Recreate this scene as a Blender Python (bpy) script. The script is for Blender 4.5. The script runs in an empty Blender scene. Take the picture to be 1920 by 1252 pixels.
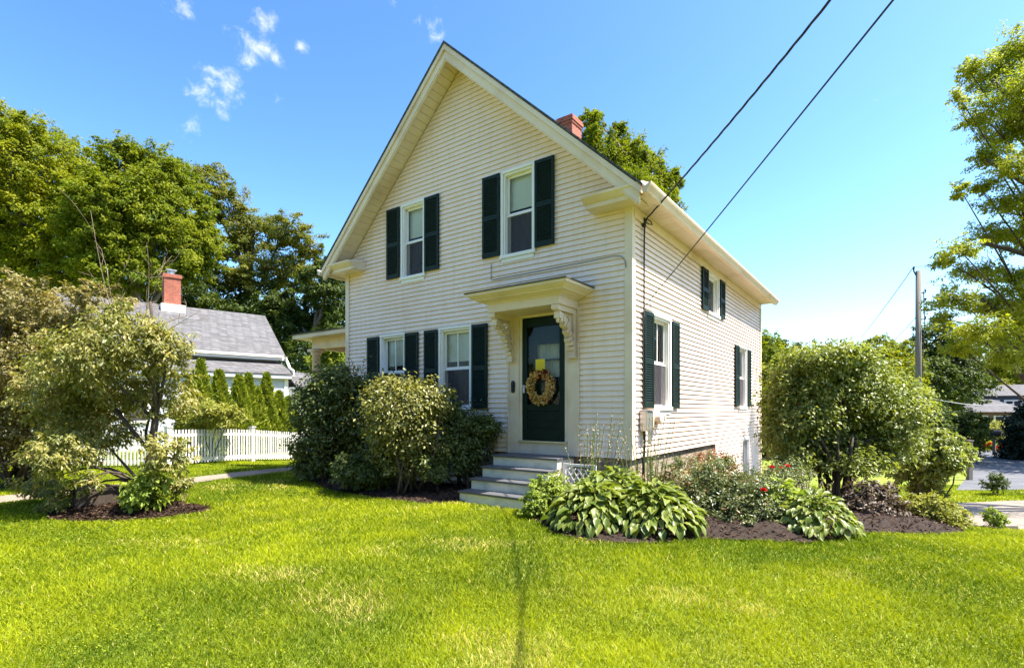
import bpy, math, random
import numpy as np
from mathutils import Vector
random.seed(7); R = np.random.default_rng(11)
S = bpy.context.scene; COL = S.collection; rad = math.radians
FPX, CX, HZ, CAMH = 987.0, 960.0, 768.0, 1.42      # lens of the 1920 px photograph: focal length, centre column, horizon row, eye height

# ------------------------------------------------------------------ helpers
def at(u, v, Y): return np.array([(u-CX)/FPX*Y, Y, CAMH+(HZ-v)/FPX*Y])
def smooth(t): t = np.clip(t, 0, 1); return t*t*(3-2*t)
def vnoise(x, y, seed=0):
    x = np.asarray(x, float); y = np.asarray(y, float)
    xi = np.floor(x).astype(np.int64); yi = np.floor(y).astype(np.int64); fx = x-xi; fy = y-yi
    def h(a, b):
        n = (a*374761393+b*668265263+seed*974634777) & 0x7fffffff
        n = ((n ^ (n >> 13))*1274126177) & 0x7fffffff
        return ((n ^ (n >> 16)) & 0xffff)/65535.0
    fx = fx*fx*(3-2*fx); fy = fy*fy*(3-2*fy)
    return (h(xi, yi)*(1-fx)+h(xi+1, yi)*fx)*(1-fy)+(h(xi, yi+1)*(1-fx)+h(xi+1, yi+1)*fx)*fy
def fnoise(x, y, seed=0): return .55*vnoise(x, y, seed)+.3*vnoise(x*2.1, y*2.1, seed+1)+.15*vnoise(x*4.3, y*4.3, seed+2)
def T(x, y):
    x = np.asarray(x, float); y = np.asarray(y, float)
    q = .8*x+.6*y
    z = .03-.05*smooth((6-y)/4)
    z = z-1.05*smooth((q-5.6)/12)*smooth((x+3)/5)
    z = z-.32*smooth((x+8.6)/2.6)*smooth((y-11.5)/6)*smooth((2-x)/4)
    return z+.03*(fnoise(x*.6, y*.6, 5)-.5)
def inpoly(x, y, poly):
    c = np.zeros(len(x), bool); n = len(poly)
    for i in range(n):
        x0, y0 = poly[i]; x1, y1 = poly[(i+1) % n]
        m = ((y0 > y) != (y1 > y))
        c ^= m & (x < (x1-x0)*(y-y0)/((y1-y0) if y1 != y0 else 1e-9)+x0)
    return c

def tag(o, label=None, cat=None, group=None, kind=None):
    if label: o['label'] = label
    if cat: o['category'] = cat
    if group: o['group'] = group
    if kind: o['kind'] = kind
    return o
def empty(name, loc, label, cat, group=None, rz=0):
    o = bpy.data.objects.new(name, None); COL.objects.link(o); o.location = [float(c) for c in loc]; o.rotation_euler = (0, 0, rz)
    o.empty_display_size = .2
    return tag(o, label, cat, group)
def link(name, me, m, parent=None):
    o = bpy.data.objects.new(name, me); COL.objects.link(o)
    if m is not None: me.materials.append(m)
    if parent is not None: o.parent = parent
    return o
def np_mesh(name, V, Fc, tint=None, shade=False):
    me = bpy.data.meshes.new(name); V = np.asarray(V, np.float32); Fc = np.asarray(Fc, np.int32); k = Fc.shape[1]
    me.vertices.add(len(V)); me.vertices.foreach_set('co', V.ravel())
    me.loops.add(Fc.size); me.loops.foreach_set('vertex_index', Fc.ravel())
    me.polygons.add(len(Fc)); me.polygons.foreach_set('loop_start', np.arange(0, Fc.size, k, dtype=np.int32))
    if tint is not None:
        a = me.attributes.new('tint', 'FLOAT', 'FACE'); a.data.foreach_set('value', np.asarray(tint, np.float32))
    me.update(calc_edges=True)
    if shade: me.polygons.foreach_set('use_smooth', np.ones(len(Fc), bool))
    return me
class MB:
    def __init__(s): s.v = []; s.f = []; s.mi = set()
    def add(s, vs, fs):
        n = len(s.v); s.v += [tuple(map(float, p)) for p in vs]; s.f += [tuple(n+i for i in f) for f in fs]; return s
    def box(s, x0, x1, y0, y1, z0, z1):
        return s.add([(x0,y0,z0),(x1,y0,z0),(x1,y1,z0),(x0,y1,z0),(x0,y0,z1),(x1,y0,z1),(x1,y1,z1),(x0,y1,z1)],
                     [(3,2,1,0),(4,5,6,7),(0,1,5,4),(1,2,6,5),(2,3,7,6),(3,0,4,7)])
    def prism(s, poly, a, b, f):            # poly 2-D, f(p,q,h) -> xyz, from h=a to h=b
        n = len(poly)
        return s.add([f(p, q, a) for p, q in poly]+[f(p, q, b) for p, q in poly],
                     [tuple(range(n))[::-1], tuple(range(n, 2*n))]+[(i, (i+1) % n, n+(i+1) % n, n+i) for i in range(n)])
    def tube(s, pts, rs, n=6, cap=True):
        pts = [Vector([float(c) for c in p]) for p in pts]; base = len(s.v); N = len(pts)
        if not hasattr(rs, '__len__'): rs = [rs]*N
        for i, p in enumerate(pts):
            t = (pts[min(i+1, N-1)]-pts[max(i-1, 0)]).normalized()
            u = t.cross(Vector((.31, .87, .39)) if abs(t.z) > .8 else Vector((0, 0, 1))).normalized(); w = t.cross(u)
            for k in range(n):
                a = 2*math.pi*k/n; s.v.append(tuple(p+u*(rs[i]*math.cos(a))+w*(rs[i]*math.sin(a))))
        for i in range(N-1):
            for k in range(n):
                a = base+i*n+k; b = base+i*n+(k+1) % n; s.f.append((a, b, b+n, a+n))
        if cap: s.f.append(tuple(base+k for k in range(n))[::-1]); s.f.append(tuple(base+(N-1)*n+k for k in range(n)))
        return s
    def build(s, name, m, parent=None, smooth_=False, bevel=0):
        me = bpy.data.meshes.new(name); me.from_pydata(s.v, [], s.f); me.update()
        if smooth_: me.polygons.foreach_set('use_smooth', np.ones(len(me.polygons), bool))
        o = link(name, me, m, parent)
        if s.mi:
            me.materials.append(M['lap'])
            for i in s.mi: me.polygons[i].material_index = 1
        if bevel:
            b = o.modifiers.new('bevel', 'BEVEL'); b.width = bevel; b.segments = 2; b.limit_method = 'ANGLE'
        return o

# ------------------------------------------------------------------ materials
def nmat(name):
    m = bpy.data.materials.new(name); m.use_nodes = True; nt = m.node_tree; nt.nodes.clear()
    out = nt.nodes.new('ShaderNodeOutputMaterial'); return m, nt, out
def N(nt, t, **k):
    n = nt.nodes.new('ShaderNode'+t)
    for a, b in k.items():
        if a in n.inputs.keys(): n.inputs[a].default_value = b
        else: setattr(n, a, b)
    return n
def c4(c): return (c[0], c[1], c[2], 1)
def surf(name, c1, c2=None, scale=3, rough=.6, bump=0, bscale=40, stretch=(1,1,1), spec=.35, metal=0, c3=None, s3=.6):
    m, nt, out = nmat(name); b = N(nt, 'BsdfPrincipled', Roughness=rough, Metallic=metal)
    b.inputs['Specular IOR Level'].default_value = spec; b.inputs['Base Color'].default_value = c4(c1)
    nt.links.new(b.outputs[0], out.inputs[0]); tc = N(nt, 'TexCoord'); mp = N(nt, 'Mapping'); mp.inputs['Scale'].default_value = stretch
    nt.links.new(tc.outputs['Object'], mp.inputs[0])
    if c2 is not None:
        n = N(nt, 'TexNoise', Scale=scale, Detail=6, Roughness=.65); nt.links.new(mp.outputs[0], n.inputs['Vector'])
        r = N(nt, 'ValToRGB'); r.color_ramp.elements[0].position = .35; r.color_ramp.elements[1].position = .68
        r.color_ramp.elements[0].color = c4(c1); r.color_ramp.elements[1].color = c4(c2); nt.links.new(n.outputs['Fac'], r.inputs[0]); src = r.outputs[0]
        if c3 is not None:
            n2 = N(nt, 'TexNoise', Scale=s3, Detail=3); nt.links.new(tc.outputs['Object'], n2.inputs['Vector'])
            r2 = N(nt, 'MapRange'); r2.inputs[1].default_value = .52; r2.inputs[2].default_value = .68; nt.links.new(n2.outputs['Fac'], r2.inputs[0])
            mx = N(nt, 'MixRGB'); mx.inputs[2].default_value = c4(c3); nt.links.new(r2.outputs[0], mx.inputs[0]); nt.links.new(src, mx.inputs[1]); src = mx.outputs[0]
        nt.links.new(src, b.inputs['Base Color'])
    if bump:
        n = N(nt, 'TexNoise', Scale=bscale, Detail=4); nt.links.new(mp.outputs[0], n.inputs['Vector'])
        bp = N(nt, 'Bump', Strength=bump, Distance=.02); nt.links.new(n.outputs['Fac'], bp.inputs['Height']); nt.links.new(bp.outputs[0], b.inputs['Normal'])
    return m
def leafmat(name, ca, cb, trans=.35, rough=.5, spec=.3, cc=None):
    m, nt, out = nmat(name); at_ = N(nt, 'Attribute', attribute_name='tint'); r = N(nt, 'ValToRGB'); e = r.color_ramp.elements
    e[0].color = c4(ca); e[1].color = c4(cb)
    if cc is not None:
        x = e.new(.93); x.color = c4(cb); e[2].color = c4(cc)
    nt.links.new(at_.outputs['Fac'], r.inputs[0]); b = N(nt, 'BsdfPrincipled', Roughness=rough); b.inputs['Specular IOR Level'].default_value = spec
    nt.links.new(r.outputs[0], b.inputs['Base Color']); t = N(nt, 'BsdfTranslucent'); g = N(nt, 'MixRGB', blend_type='MULTIPLY'); g.inputs[0].default_value = 1
    g.inputs[2].default_value = (1.25, 1.25, .45, 1); nt.links.new(r.outputs[0], g.inputs[1]); nt.links.new(g.outputs[0], t.inputs[0])
    mx = N(nt, 'MixShader'); mx.inputs[0].default_value = trans; nt.links.new(b.outputs[0], mx.inputs[1]); nt.links.new(t.outputs[0], mx.inputs[2]); nt.links.new(mx.outputs[0], out.inputs[0])
    return m
def brickmat(name, c1, c2, mortar, scale, bw=.5, rh=.25, ms=.02, coords='Object', swap=False, bump=.4, offset=.5):
    m, nt, out = nmat(name); b = N(nt, 'BsdfPrincipled', Roughness=.85); nt.links.new(b.outputs[0], out.inputs[0])
    tc = N(nt, 'TexCoord'); t = N(nt, 'TexBrick', Scale=scale); t.inputs['Brick Width'].default_value = bw; t.inputs['Row Height'].default_value = rh
    t.inputs['Mortar Size'].default_value = ms; t.inputs['Color1'].default_value = c4(c1); t.inputs['Color2'].default_value = c4(c2); t.inputs['Mortar'].default_value = c4(mortar); t.offset = offset
    src = tc.outputs[coords]
    sp = N(nt, 'SeparateXYZ'); cb = N(nt, 'CombineXYZ'); nt.links.new(src, sp.inputs[0]); ad = N(nt, 'Math', operation='ADD')
    nt.links.new(sp.outputs[0], ad.inputs[0]); nt.links.new(sp.outputs[1], ad.inputs[1])
    if swap: nt.links.new(sp.outputs[0], cb.inputs[0]); nt.links.new(sp.outputs[2], cb.inputs[1])
    else: nt.links.new(ad.outputs[0], cb.inputs[0]); nt.links.new(sp.outputs[2], cb.inputs[1])
    nt.links.new(cb.outputs[0], t.inputs['Vector']); n = N(nt, 'TexNoise', Scale=6, Detail=5); nt.links.new(tc.outputs['Object'], n.inputs['Vector'])
    mx = N(nt, 'MixRGB', blend_type='OVERLAY'); mx.inputs[0].default_value = .45; nt.links.new(t.outputs[0], mx.inputs[1]); nt.links.new(n.outputs['Fac'], mx.inputs[2]); nt.links.new(mx.outputs[0], b.inputs['Base Color'])
    bp = N(nt, 'Bump', Strength=bump, Distance=.01, invert=True); nt.links.new(t.outputs['Fac'], bp.inputs['Height']); nt.links.new(bp.outputs[0], b.inputs['Normal'])
    return m
def stonemat():
    m, nt, out = nmat('field_stone'); b = N(nt, 'BsdfPrincipled', Roughness=.85); nt.links.new(b.outputs[0], out.inputs[0]); tc = N(nt, 'TexCoord')
    mp = N(nt, 'Mapping'); mp.inputs['Scale'].default_value = (3, 3, 5); nt.links.new(tc.outputs['Object'], mp.inputs[0])
    v = N(nt, 'TexVoronoi'); nt.links.new(mp.outputs[0], v.inputs['Vector']); e = N(nt, 'TexVoronoi', feature='DISTANCE_TO_EDGE'); nt.links.new(mp.outputs[0], e.inputs['Vector'])
    r = N(nt, 'ValToRGB'); r.color_ramp.elements[0].color = (.16, .12, .08, 1); r.color_ramp.elements[1].color = (.42, .34, .24, 1); sp = N(nt, 'SeparateColor'); nt.links.new(v.outputs['Color'], sp.inputs[0]); nt.links.new(sp.outputs[0], r.inputs[0])
    k = N(nt, 'MapRange'); k.inputs[2].default_value = .06; nt.links.new(e.outputs['Distance'], k.inputs[0]); mx = N(nt, 'MixRGB'); mx.inputs[1].default_value = (.2, .17, .13, 1)
    nt.links.new(k.outputs[0], mx.inputs[0]); nt.links.new(r.outputs[0], mx.inputs[2]); nt.links.new(mx.outputs[0], b.inputs['Base Color'])
    bp = N(nt, 'Bump', Strength=.8, Distance=.03); nt.links.new(k.outputs[0], bp.inputs['Height']); nt.links.new(bp.outputs[0], b.inputs['Normal']); return m
def glassmat():
    m, nt, out = nmat('window_glass'); g = N(nt, 'BsdfGlossy', Roughness=.015); g.inputs[0].default_value = (.9, .95, 1, 1); t = N(nt, 'BsdfTransparent'); t.inputs[0].default_value = (.82, .86, .85, 1)
    f = N(nt, 'Fresnel', IOR=1.28); mx = N(nt, 'MixShader'); nt.links.new(f.outputs[0], mx.inputs[0]); nt.links.new(t.outputs[0], mx.inputs[1]); nt.links.new(g.outputs[0], mx.inputs[2]); nt.links.new(mx.outputs[0], out.inputs[0]); return m
def screenmat():
    m, nt, out = nmat('insect_screen'); g = N(nt, 'BsdfDiffuse'); g.inputs[0].default_value = (.10, .09, .10, 1); t = N(nt, 'BsdfTransparent'); mx = N(nt, 'MixShader'); mx.inputs[0].default_value = .45
    nt.links.new(t.outputs[0], mx.inputs[1]); nt.links.new(g.outputs[0], mx.inputs[2]); nt.links.new(mx.outputs[0], out.inputs[0]); return m

M = dict(
 lap=surf('shaded_lap_edge', (.54,.44,.34), (.64,.54,.43), 6, .7),  # darker lap undersides paint the shadow line beneath each siding course
 siding=surf('vinyl_siding', (.87,.66,.55), (.88,.70,.60), 2.5, .45, .06, 30, (1,1,6), c3=(.83,.62,.49), s3=.7),
 trim=surf('painted_trim', (.72,.565,.42), (.76,.62,.48), 4, .5, .05, 25, c3=(.64,.48,.34), s3=1.3),
 aged=surf('aged_cream_trim', (.68,.525,.40), (.72,.58,.46), 5, .55, .08, 25, c3=(.58,.43,.31), s3=1.6),
 white=surf('white_vinyl', (.82,.77,.72), (.78,.74,.70), 5, .4),
 shutter=surf('dark_green_shutter', (.006,.015,.012), (.009,.022,.017), 6, .5, spec=.15),
 door=surf('dark_green_door', (.004,.012,.009), (.006,.018,.013), 5, .45, spec=.12),
 blind=surf('window_shade', (.82,.78,.68), (.76,.72,.62), 2, .8),
 curtain_or_dark=surf('dark_interior', (.03,.026,.03), (.05,.045,.05), 3, .9, stretch=(14,14,.3)),  # near-black colour stands in for unlit rooms behind windows
 lace=surf('lace_curtain', (.55,.53,.46), (.36,.35,.32), 3, .9, stretch=(12,12,.6)),
 shingle=brickmat('dark_shingle', (.055,.052,.05), (.085,.08,.078), (.025,.025,.025), 2.5),
 nroof=brickmat('grey_shingle', (.085,.082,.085), (.135,.128,.134), (.045,.043,.045), 1.6, bw=.5, rh=.16, ms=.02, bump=.5),
 stone=stonemat(), brick=brickmat('red_brick', (.24,.05,.026), (.32,.075,.04), (.30,.22,.17), 4.6, ms=.015),
 glass=glassmat(), screen=screenmat(),
 tread=surf('grey_painted_tread', (.075,.075,.08), (.11,.11,.12), 6, .55, .1, 40, (1,8,1)),
 riser=surf('worn_riser', (.74,.68,.57), (.62,.57,.46), 7, .55, .1, 30, (1,1,3), c3=(.42,.43,.36), s3=2.2),
 metal=surf('grey_metal', (.45,.45,.45), (.38,.38,.38), 8, .35, metal=.7), black=surf('black_metal', (.012,.012,.012), None, rough=.4),
 cable=surf('black_cable', (.018,.018,.02), (.03,.03,.032), 20, .5), cablegrey=surf('grey_cable', (.22,.22,.22), None, rough=.6),
 concrete=surf('concrete', (.19,.155,.125), (.25,.21,.175), 3, .85, .3, 60, c3=(.14,.115,.095), s3=.8),
 asphalt=surf('asphalt', (.085,.088,.10), (.12,.12,.135), 2, .85, .3, 90, c3=(.15,.15,.16), s3=.4),
 mulch=surf('bark_mulch', (.016,.0095,.007), (.040,.024,.016), 14, .95, .9, 45),
 bark=surf('grey_bark', (.10,.08,.06), (.17,.14,.11), 7, .9, .6, 18, (1,1,.25)), darkbark=surf('dark_bark', (.045,.033,.025), (.09,.068,.05), 9, .9, .6, 22, (1,1,.25)),
 twig=surf('bare_twig', (.17,.125,.085), (.24,.185,.13), 9, .8), pole=surf('weathered_pole', (.14,.12,.105), (.20,.18,.16), 5, .85, .4, 14, (1,1,.1)),
 nwall=surf('pale_grey_siding', (.42,.45,.52), (.48,.51,.57), 2, .5, .05, 20, (1,1,8)), bluewall=surf('navy_siding', (.04,.055,.10), (.055,.07,.12), 3, .6), brownwall=surf('brown_siding', (.16,.09,.06), (.22,.13,.09), 3, .7),
 paper=surf('yellow_paper', (.75,.55,.03), (.70,.50,.03), 3, .7), stump=surf('dark_stump', (.03,.022,.018), (.06,.045,.035), 8, .95, .7, 20, (1,1,.3)),
)
def weather(m):
    nt = m.node_tree; b = [n for n in nt.nodes if n.type == 'BSDF_PRINCIPLED'][0]; src = b.inputs['Base Color'].links[0].from_socket; tc = N(nt, 'TexCoord'); sp = N(nt, 'SeparateXYZ'); nt.links.new(tc.outputs['Object'], sp.inputs[0])
    lo = N(nt, 'MapRange'); lo.inputs[1].default_value = 1.5; lo.inputs[2].default_value = .65; nt.links.new(sp.outputs[2], lo.inputs[0])
    mp = N(nt, 'Mapping'); mp.inputs['Scale'].default_value = (9, 9, .8); nt.links.new(tc.outputs['Object'], mp.inputs[0]); n1 = N(nt, 'TexNoise', Scale=1, Detail=5, Roughness=.7); nt.links.new(mp.outputs[0], n1.inputs['Vector'])
    st = N(nt, 'MapRange'); st.inputs[1].default_value = .48; st.inputs[2].default_value = .75; nt.links.new(n1.outputs['Fac'], st.inputs[0])
    a = N(nt, 'Math', operation='MULTIPLY_ADD'); nt.links.new(lo.outputs[0], a.inputs[0]); a.inputs[1].default_value = .55; a.inputs[2].default_value = .22; k = N(nt, 'Math', operation='MULTIPLY', use_clamp=True); nt.links.new(a.outputs[0], k.inputs[0]); nt.links.new(st.outputs[0], k.inputs[1])
    mx = N(nt, 'MixRGB'); mx.inputs[2].default_value = (.38, .30, .19, 1); nt.links.new(k.outputs[0], mx.inputs[0]); nt.links.new(src, mx.inputs[1]); nt.links.new(mx.outputs[0], b.inputs['Base Color'])
weather(M['siding'])   # run-off streaks and splash dirt of old siding
# leaves: (dark-end hue, light-end hue) are real leaf-to-leaf differences
L = dict(
 grass=leafmat('grass_blades', (.075,.13,.004), (.41,.44,.010), .4, .6, .12, (.60,.50,.17)),
 maple=leafmat('maple_leaf', (.085,.13,.008), (.30,.295,.012), .42, .55, .15),
 maple2=leafmat('maple_leaf_deep', (.068,.118,.009), (.245,.26,.014), .42, .55, .15),
 loose=leafmat('loose_tree_leaf', (.07,.105,.018), (.215,.205,.026), .42, .5, .2, (.28,.18,.035)),
 dark=leafmat('dark_leaf', (.03,.06,.013), (.095,.125,.02), .35, .5, .2),
 pine=leafmat('spruce_needle', (.012,.022,.014), (.028,.046,.022), .15, .6),
 cedar=leafmat('arborvitae_spray', (.07,.125,.009), (.29,.32,.025), .35, .6),
 dogwood=leafmat('dogwood_leaf', (.10,.13,.03), (.37,.335,.095), .42, .42, .45, (.44,.29,.13)),
 brownbush=leafmat('olive_bronze_leaf', (.13,.12,.045), (.34,.28,.11), .38, .5, .35, (.40,.24,.14)),
 lightgreen=leafmat('young_green_leaf', (.16,.235,.028), (.33,.39,.065), .42, .5),
 rhodo=leafmat('rhododendron_dark', (.06,.095,.022), (.15,.17,.045), .25, .40, .4, (.26,.22,.09)),
 rhodoy=leafmat('rhododendron_sunlit', (.08,.10,.024), (.37,.34,.095), .3, .38, .5),  # paler, yellower leaf colour paints the sunlight on this bush
 hosta=leafmat('hosta_leaf', (.10,.155,.022), (.28,.31,.07), .38, .4, .4),
 viburnum=leafmat('viburnum_leaf', (.10,.15,.024), (.32,.34,.09), .42, .40, .5),
 rose=leafmat('rose_leaf', (.06,.095,.027), (.18,.20,.075), .3, .38, .5, (.25,.10,.06)),
 purple=leafmat('purple_leaf', (.06,.04,.035), (.14,.10,.07), .3, .45, .4),
 gold=leafmat('yellow_green_leaf', (.17,.20,.025), (.34,.32,.055), .35, .5),
 sky=leafmat('backlit_leaf', (.14,.20,.016), (.42,.42,.03), .5, .5, .3),
 astilbe=leafmat('faded_plume', (.38,.28,.22), (.62,.52,.42), .4, .8, .1, (.55,.25,.2)),
 pinkleaf=leafmat('reddish_new_leaf', (.16,.10,.05), (.35,.16,.11), .35, .5, .35),
 red=leafmat('red_petal', (.45,.008,.02), (.75,.03,.04), .3, .5), plume=leafmat('pale_bell', (.40,.28,.27), (.66,.55,.54), .4, .6),
 wreath=leafmat('dried_flower', (.58,.34,.10), (.92,.70,.36), .3, .7, .2, (.25,.02,.01)), chip=leafmat('bark_chip', (.013,.0075,.005), (.085,.05,.032), 0, .9, .1, (.22,.145,.095)),
)

# ------------------------------------------------------------------ foliage
def unit(a): return a/np.maximum(np.linalg.norm(a, axis=1, keepdims=True), 1e-9)
def leaves(name, P, D, Nn, ln, w, tint, m, parent=None, rel=None, fold=.18):
    n = len(P); D = unit(D); Sd = unit(np.cross(D, Nn)); U = np.cross(Sd, D)
    ln = np.broadcast_to(np.asarray(ln, float), (n,))[:, None]; w = np.broadcast_to(np.asarray(w, float), (n,))[:, None]
    V = np.empty((n, 4, 3)); V[:, 0] = P; V[:, 2] = P+D*ln-U*ln*.12
    V[:, 1] = P+D*ln*.45+Sd*w*.5+U*w*fold; V[:, 3] = P+D*ln*.45-Sd*w*.5+U*w*fold
    if rel is not None: V = V-np.asarray(rel, float)
    b = np.arange(n)[:, None]*4
    Fc = np.concatenate([b+[0, 1, 2], b+[0, 2, 3]], 1).reshape(-1, 3)
    return link(name, np_mesh(name, V.reshape(-1, 3), Fc, np.repeat(tint, 2)), m, parent)
def crown_points(blobs, n, clump=.28, inner=.5, cl_per=None, flat=.7, lift=.15):
    """blobs (cx,cy,cz,rx,ry,rz): leaf-clump centres near the blob surface, leaves scattered round each clump"""
    vol = np.array([(b[3]*b[4]*b[5])**(2/3) for b in blobs]); share = vol/vol.sum(); P = []; O = []; K = []
    for b, s in zip(blobs, share):
        k = max(6, int((cl_per or 60)*s*len(blobs))); d = unit(R.normal(size=(k, 3)))
        rr = inner+(1-inner)*R.random(k)**.6; rr *= .86+.34*R.random(k)**1.5; mr = np.array(b[3:]).mean()
        c = np.array(b[:3])+d*rr[:, None]*np.array(b[3:]); m = max(1, int(n*s)); i = R.integers(0, k, m)
        sz = clump*mr*(.5+.9*R.random(k)); dk = unit(d*.8+unit(R.normal(size=(k, 3)))*.75+np.array([0, 0, lift])); dk[:, 2] *= flat**.5
        t = R.random(m); g = R.normal(size=(m, 3))*np.array([.36, .36, .36*flat])*(1.25-.85*t)[:, None]     # leaves strung along a branchlet that thins to its tip
        P.append(c[i]+dk[i]*((t-.45)*2.3*sz[i])[:, None]+g*sz[i][:, None]); o = unit(P[-1]-np.array(b[:3])); O.append(unit(o*.4+dk[i]*.5+unit(g+1e-6)*.7)); K.append(R.random(k)[i])
    return np.concatenate(P), np.concatenate(O), np.concatenate(K)
def foliage(name, blobs, n, ln, m, parent, rel, clump=.28, inner=.5, cl=60, flat=.7, droop=.35, wr=.55, up=.7, zmin=None, lift=.15):
    n = int(n*NS); ln = ln*LS; P, O, K = crown_points(blobs, n, clump, inner, int(cl*1.35), flat, lift); k = len(P)
    if zmin is not None:
        ok = P[:, 2] > zmin; P, O, K = P[ok], O[ok], K[ok]; k = len(P)
    Nn = unit(O*.7+np.array([0, 0, up])+R.normal(size=(k, 3))*.45)
    D = R.normal(size=(k, 3))*.6+O*.7; D[:, 2] -= droop; D -= Nn*np.sum(D*Nn, 1, keepdims=True)*.8
    tint = np.clip(.25*R.random(k)+.75*K*.75+.12*R.normal(size=k)+.1, 0, 1)
    s = ln*(.65+.7*R.random(k))
    return leaves(name, P, D, Nn, s, s*wr, tint, m, parent, rel)
LS, NS = .76, 1.55
def px_blobs(lst, Y, dep=1.0, jit=.0):
    out = []
    for u, v, ru, rv in lst:
        y = Y+(R.random()-.5)*2*jit; c = at(u, v, y); k = y/FPX; out.append((c[0], c[1], c[2], ru*k, dep*(ru+rv)/2*k, rv*k))
    return out
def bent(a, b, n=5, amp=.08, sag=0):
    a = np.array(a, float); b = np.array(b, float); l = np.linalg.norm(b-a); pts = []
    off = R.normal(size=3)*amp*l
    for i in range(n+1):
        t = i/n; p = a+(b-a)*t+off*math.sin(math.pi*t); p[2] += sag*l*math.sin(math.pi*t); pts.append(p)
    return pts
def limbs(mb, root, top, blobs, r0, twigs=4, n=6, fork=.35):
    tr = bent(root, top, 7, .025); N_ = len(tr); mb.tube(tr, [r0*(1.25 if i == 0 else 1)*(1-.75*i/(N_-1)) for i in range(N_)], 8)
    for b in blobs:
        c = np.array(b[:3]); h = (c[2]-root[2])/max(top[2]-root[2], .1); t = min(max(h-fork, .12), .9); s = tr[min(int(t*(N_-1)+.5), N_-1)]
        p = bent(s, c, 5, .07, .08); mb.tube(p, [r0*.42*(1-.16*i) for i in range(6)], n)
        for k in range(twigs):
            d = unit(R.normal(size=(1, 3)))[0]; e = c+d*np.array(b[3:])*.85; q = bent(p[random.randint(3, 5)], e, 3, .1); mb.tube(q, [r0*.13, r0*.09, r0*.06, r0*.03], 4, False)
def tree(name, base, blobs, n, ln, m, label, cat, group=None, r0=.25, bark='bark', twigs=4, top=None, **kw):
    root = empty(name, base, label, cat, group); base = np.array(base, float)
    if top is None:
        c = np.mean([b[:3] for b in blobs], 0); zt = max(b[2] for b in blobs); top = (c[0]*.7+base[0]*.3, c[1]*.7+base[1]*.3, c[2]+.35*(zt-c[2]))
    mb = MB(); limbs(mb, base-np.array([0, 0, .15]), np.array(top, float), blobs, r0, twigs); mb.v = [tuple(np.array(p)-base) for p in mb.v]
    mb.build('trunk', M[bark], root, True); foliage('crown', blobs, n, ln, m, root, base, **kw); return root
def shrub(name, base, blobs, n, ln, m, label, group=None, stems=9, rs=.018, cat='shrub', bark='darkbark', **kw):
    root = empty(name, base, label, cat, group); base = np.array(base, float); mb = MB()
    for i in range(stems):
        b = blobs[i % len(blobs)]; e = np.array(b[:3])+unit(R.normal(size=(1, 3)))[0]*np.array(b[3:])*.6
        e[2] = max(e[2], base[2]+.15); s = base+np.array([R.normal()*.12, R.normal()*.12, -.05]); p = bent(s, e, 4, .08); mb.tube(p-base, [rs, rs*.85, rs*.7, rs*.5, rs*.3], 5)
    mb.build('stem', M[bark], root, True)
    kw.setdefault('zmin', base[2]+.02)
    foliage('foliage', blobs, n, ln, m, root, base, **kw); return root

# ------------------------------------------------------------------ sun, sky, camera
PHI, EL = rad(22), rad(60.5)
RT = np.array([.807, -.590]); BK = np.array([.590, .807])           # house right-hand and backward directions
SUNH = RT*math.cos(PHI)+BK*math.sin(PHI)
SUND = np.array([SUNH[0]*math.cos(EL), SUNH[1]*math.cos(EL), math.sin(EL)])
sl = bpy.data.lights.new('sun', 'SUN'); sl.energy = 5.0; sl.angle = rad(.53); sl.color = (1, .94, .82)
so = bpy.data.objects.new('sun', sl); COL.objects.link(so); so.rotation_euler = Vector(SUND).to_track_quat('Z', 'Y').to_euler()
W = bpy.data.worlds.new('World'); S.world = W; W.use_nodes = True; nt = W.node_tree; nt.nodes.clear()
wo = N(nt, 'OutputWorld'); bg = N(nt, 'Background', Strength=.068); sk = N(nt, 'TexSky', sky_type='NISHITA'); sk.sun_disc = False; sk.sun_elevation = EL; sk.sun_rotation = math.atan2(SUNH[0], SUNH[1])
sk.air_density = 1.0; sk.dust_density = 1.0; sk.ozone_density = 1.3; sk.altitude = 30
gm = N(nt, 'Gamma', Gamma=1.4); nt.links.new(sk.outputs[0], gm.inputs['Color']); hs = N(nt, 'HueSaturation', Saturation=1.08, Hue=.494); nt.links.new(gm.outputs[0], hs.inputs['Color'])
tc = N(nt, 'TexCoord'); nz = N(nt, 'TexNoise', Scale=38, Detail=8, Roughness=.62, Distortion=.35); nt.links.new(tc.outputs['Generated'], nz.inputs['Vector'])
acc = None
for u, v, r in [(478,80,52),(492,55,38),(458,98,40),(385,172,34),(425,165,50),(400,150,40),(355,237,32),(810,52,30),(820,40,18),(345,12,34),(740,5,18),(517,108,20),(565,88,18),(522,190,14)]:
    d = at(u, v, 1)-np.array([0, 0, CAMH]); l = np.linalg.norm(d); d /= l
    ds = N(nt, 'VectorMath', operation='DISTANCE'); ds.inputs[1].default_value = d; nt.links.new(tc.outputs['Generated'], ds.inputs[0])
    mr = N(nt, 'MapRange'); mr.inputs[1].default_value = 0; mr.inputs[2].default_value = r/FPX/l*1.5; mr.inputs[3].default_value = 1; mr.inputs[4].default_value = 0; nt.links.new(ds.outputs['Value'], mr.inputs[0])
    if acc is None: acc = mr.outputs[0]
    else:
        mm = N(nt, 'Math', operation='MAXIMUM'); nt.links.new(acc, mm.inputs[0]); nt.links.new(mr.outputs[0], mm.inputs[1]); acc = mm.outputs[0]
ma = N(nt, 'Math', operation='MULTIPLY_ADD'); nt.links.new(nz.outputs['Fac'], ma.inputs[0]); ma.inputs[1].default_value = 1.9; ma.inputs[2].default_value = -.95
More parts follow.
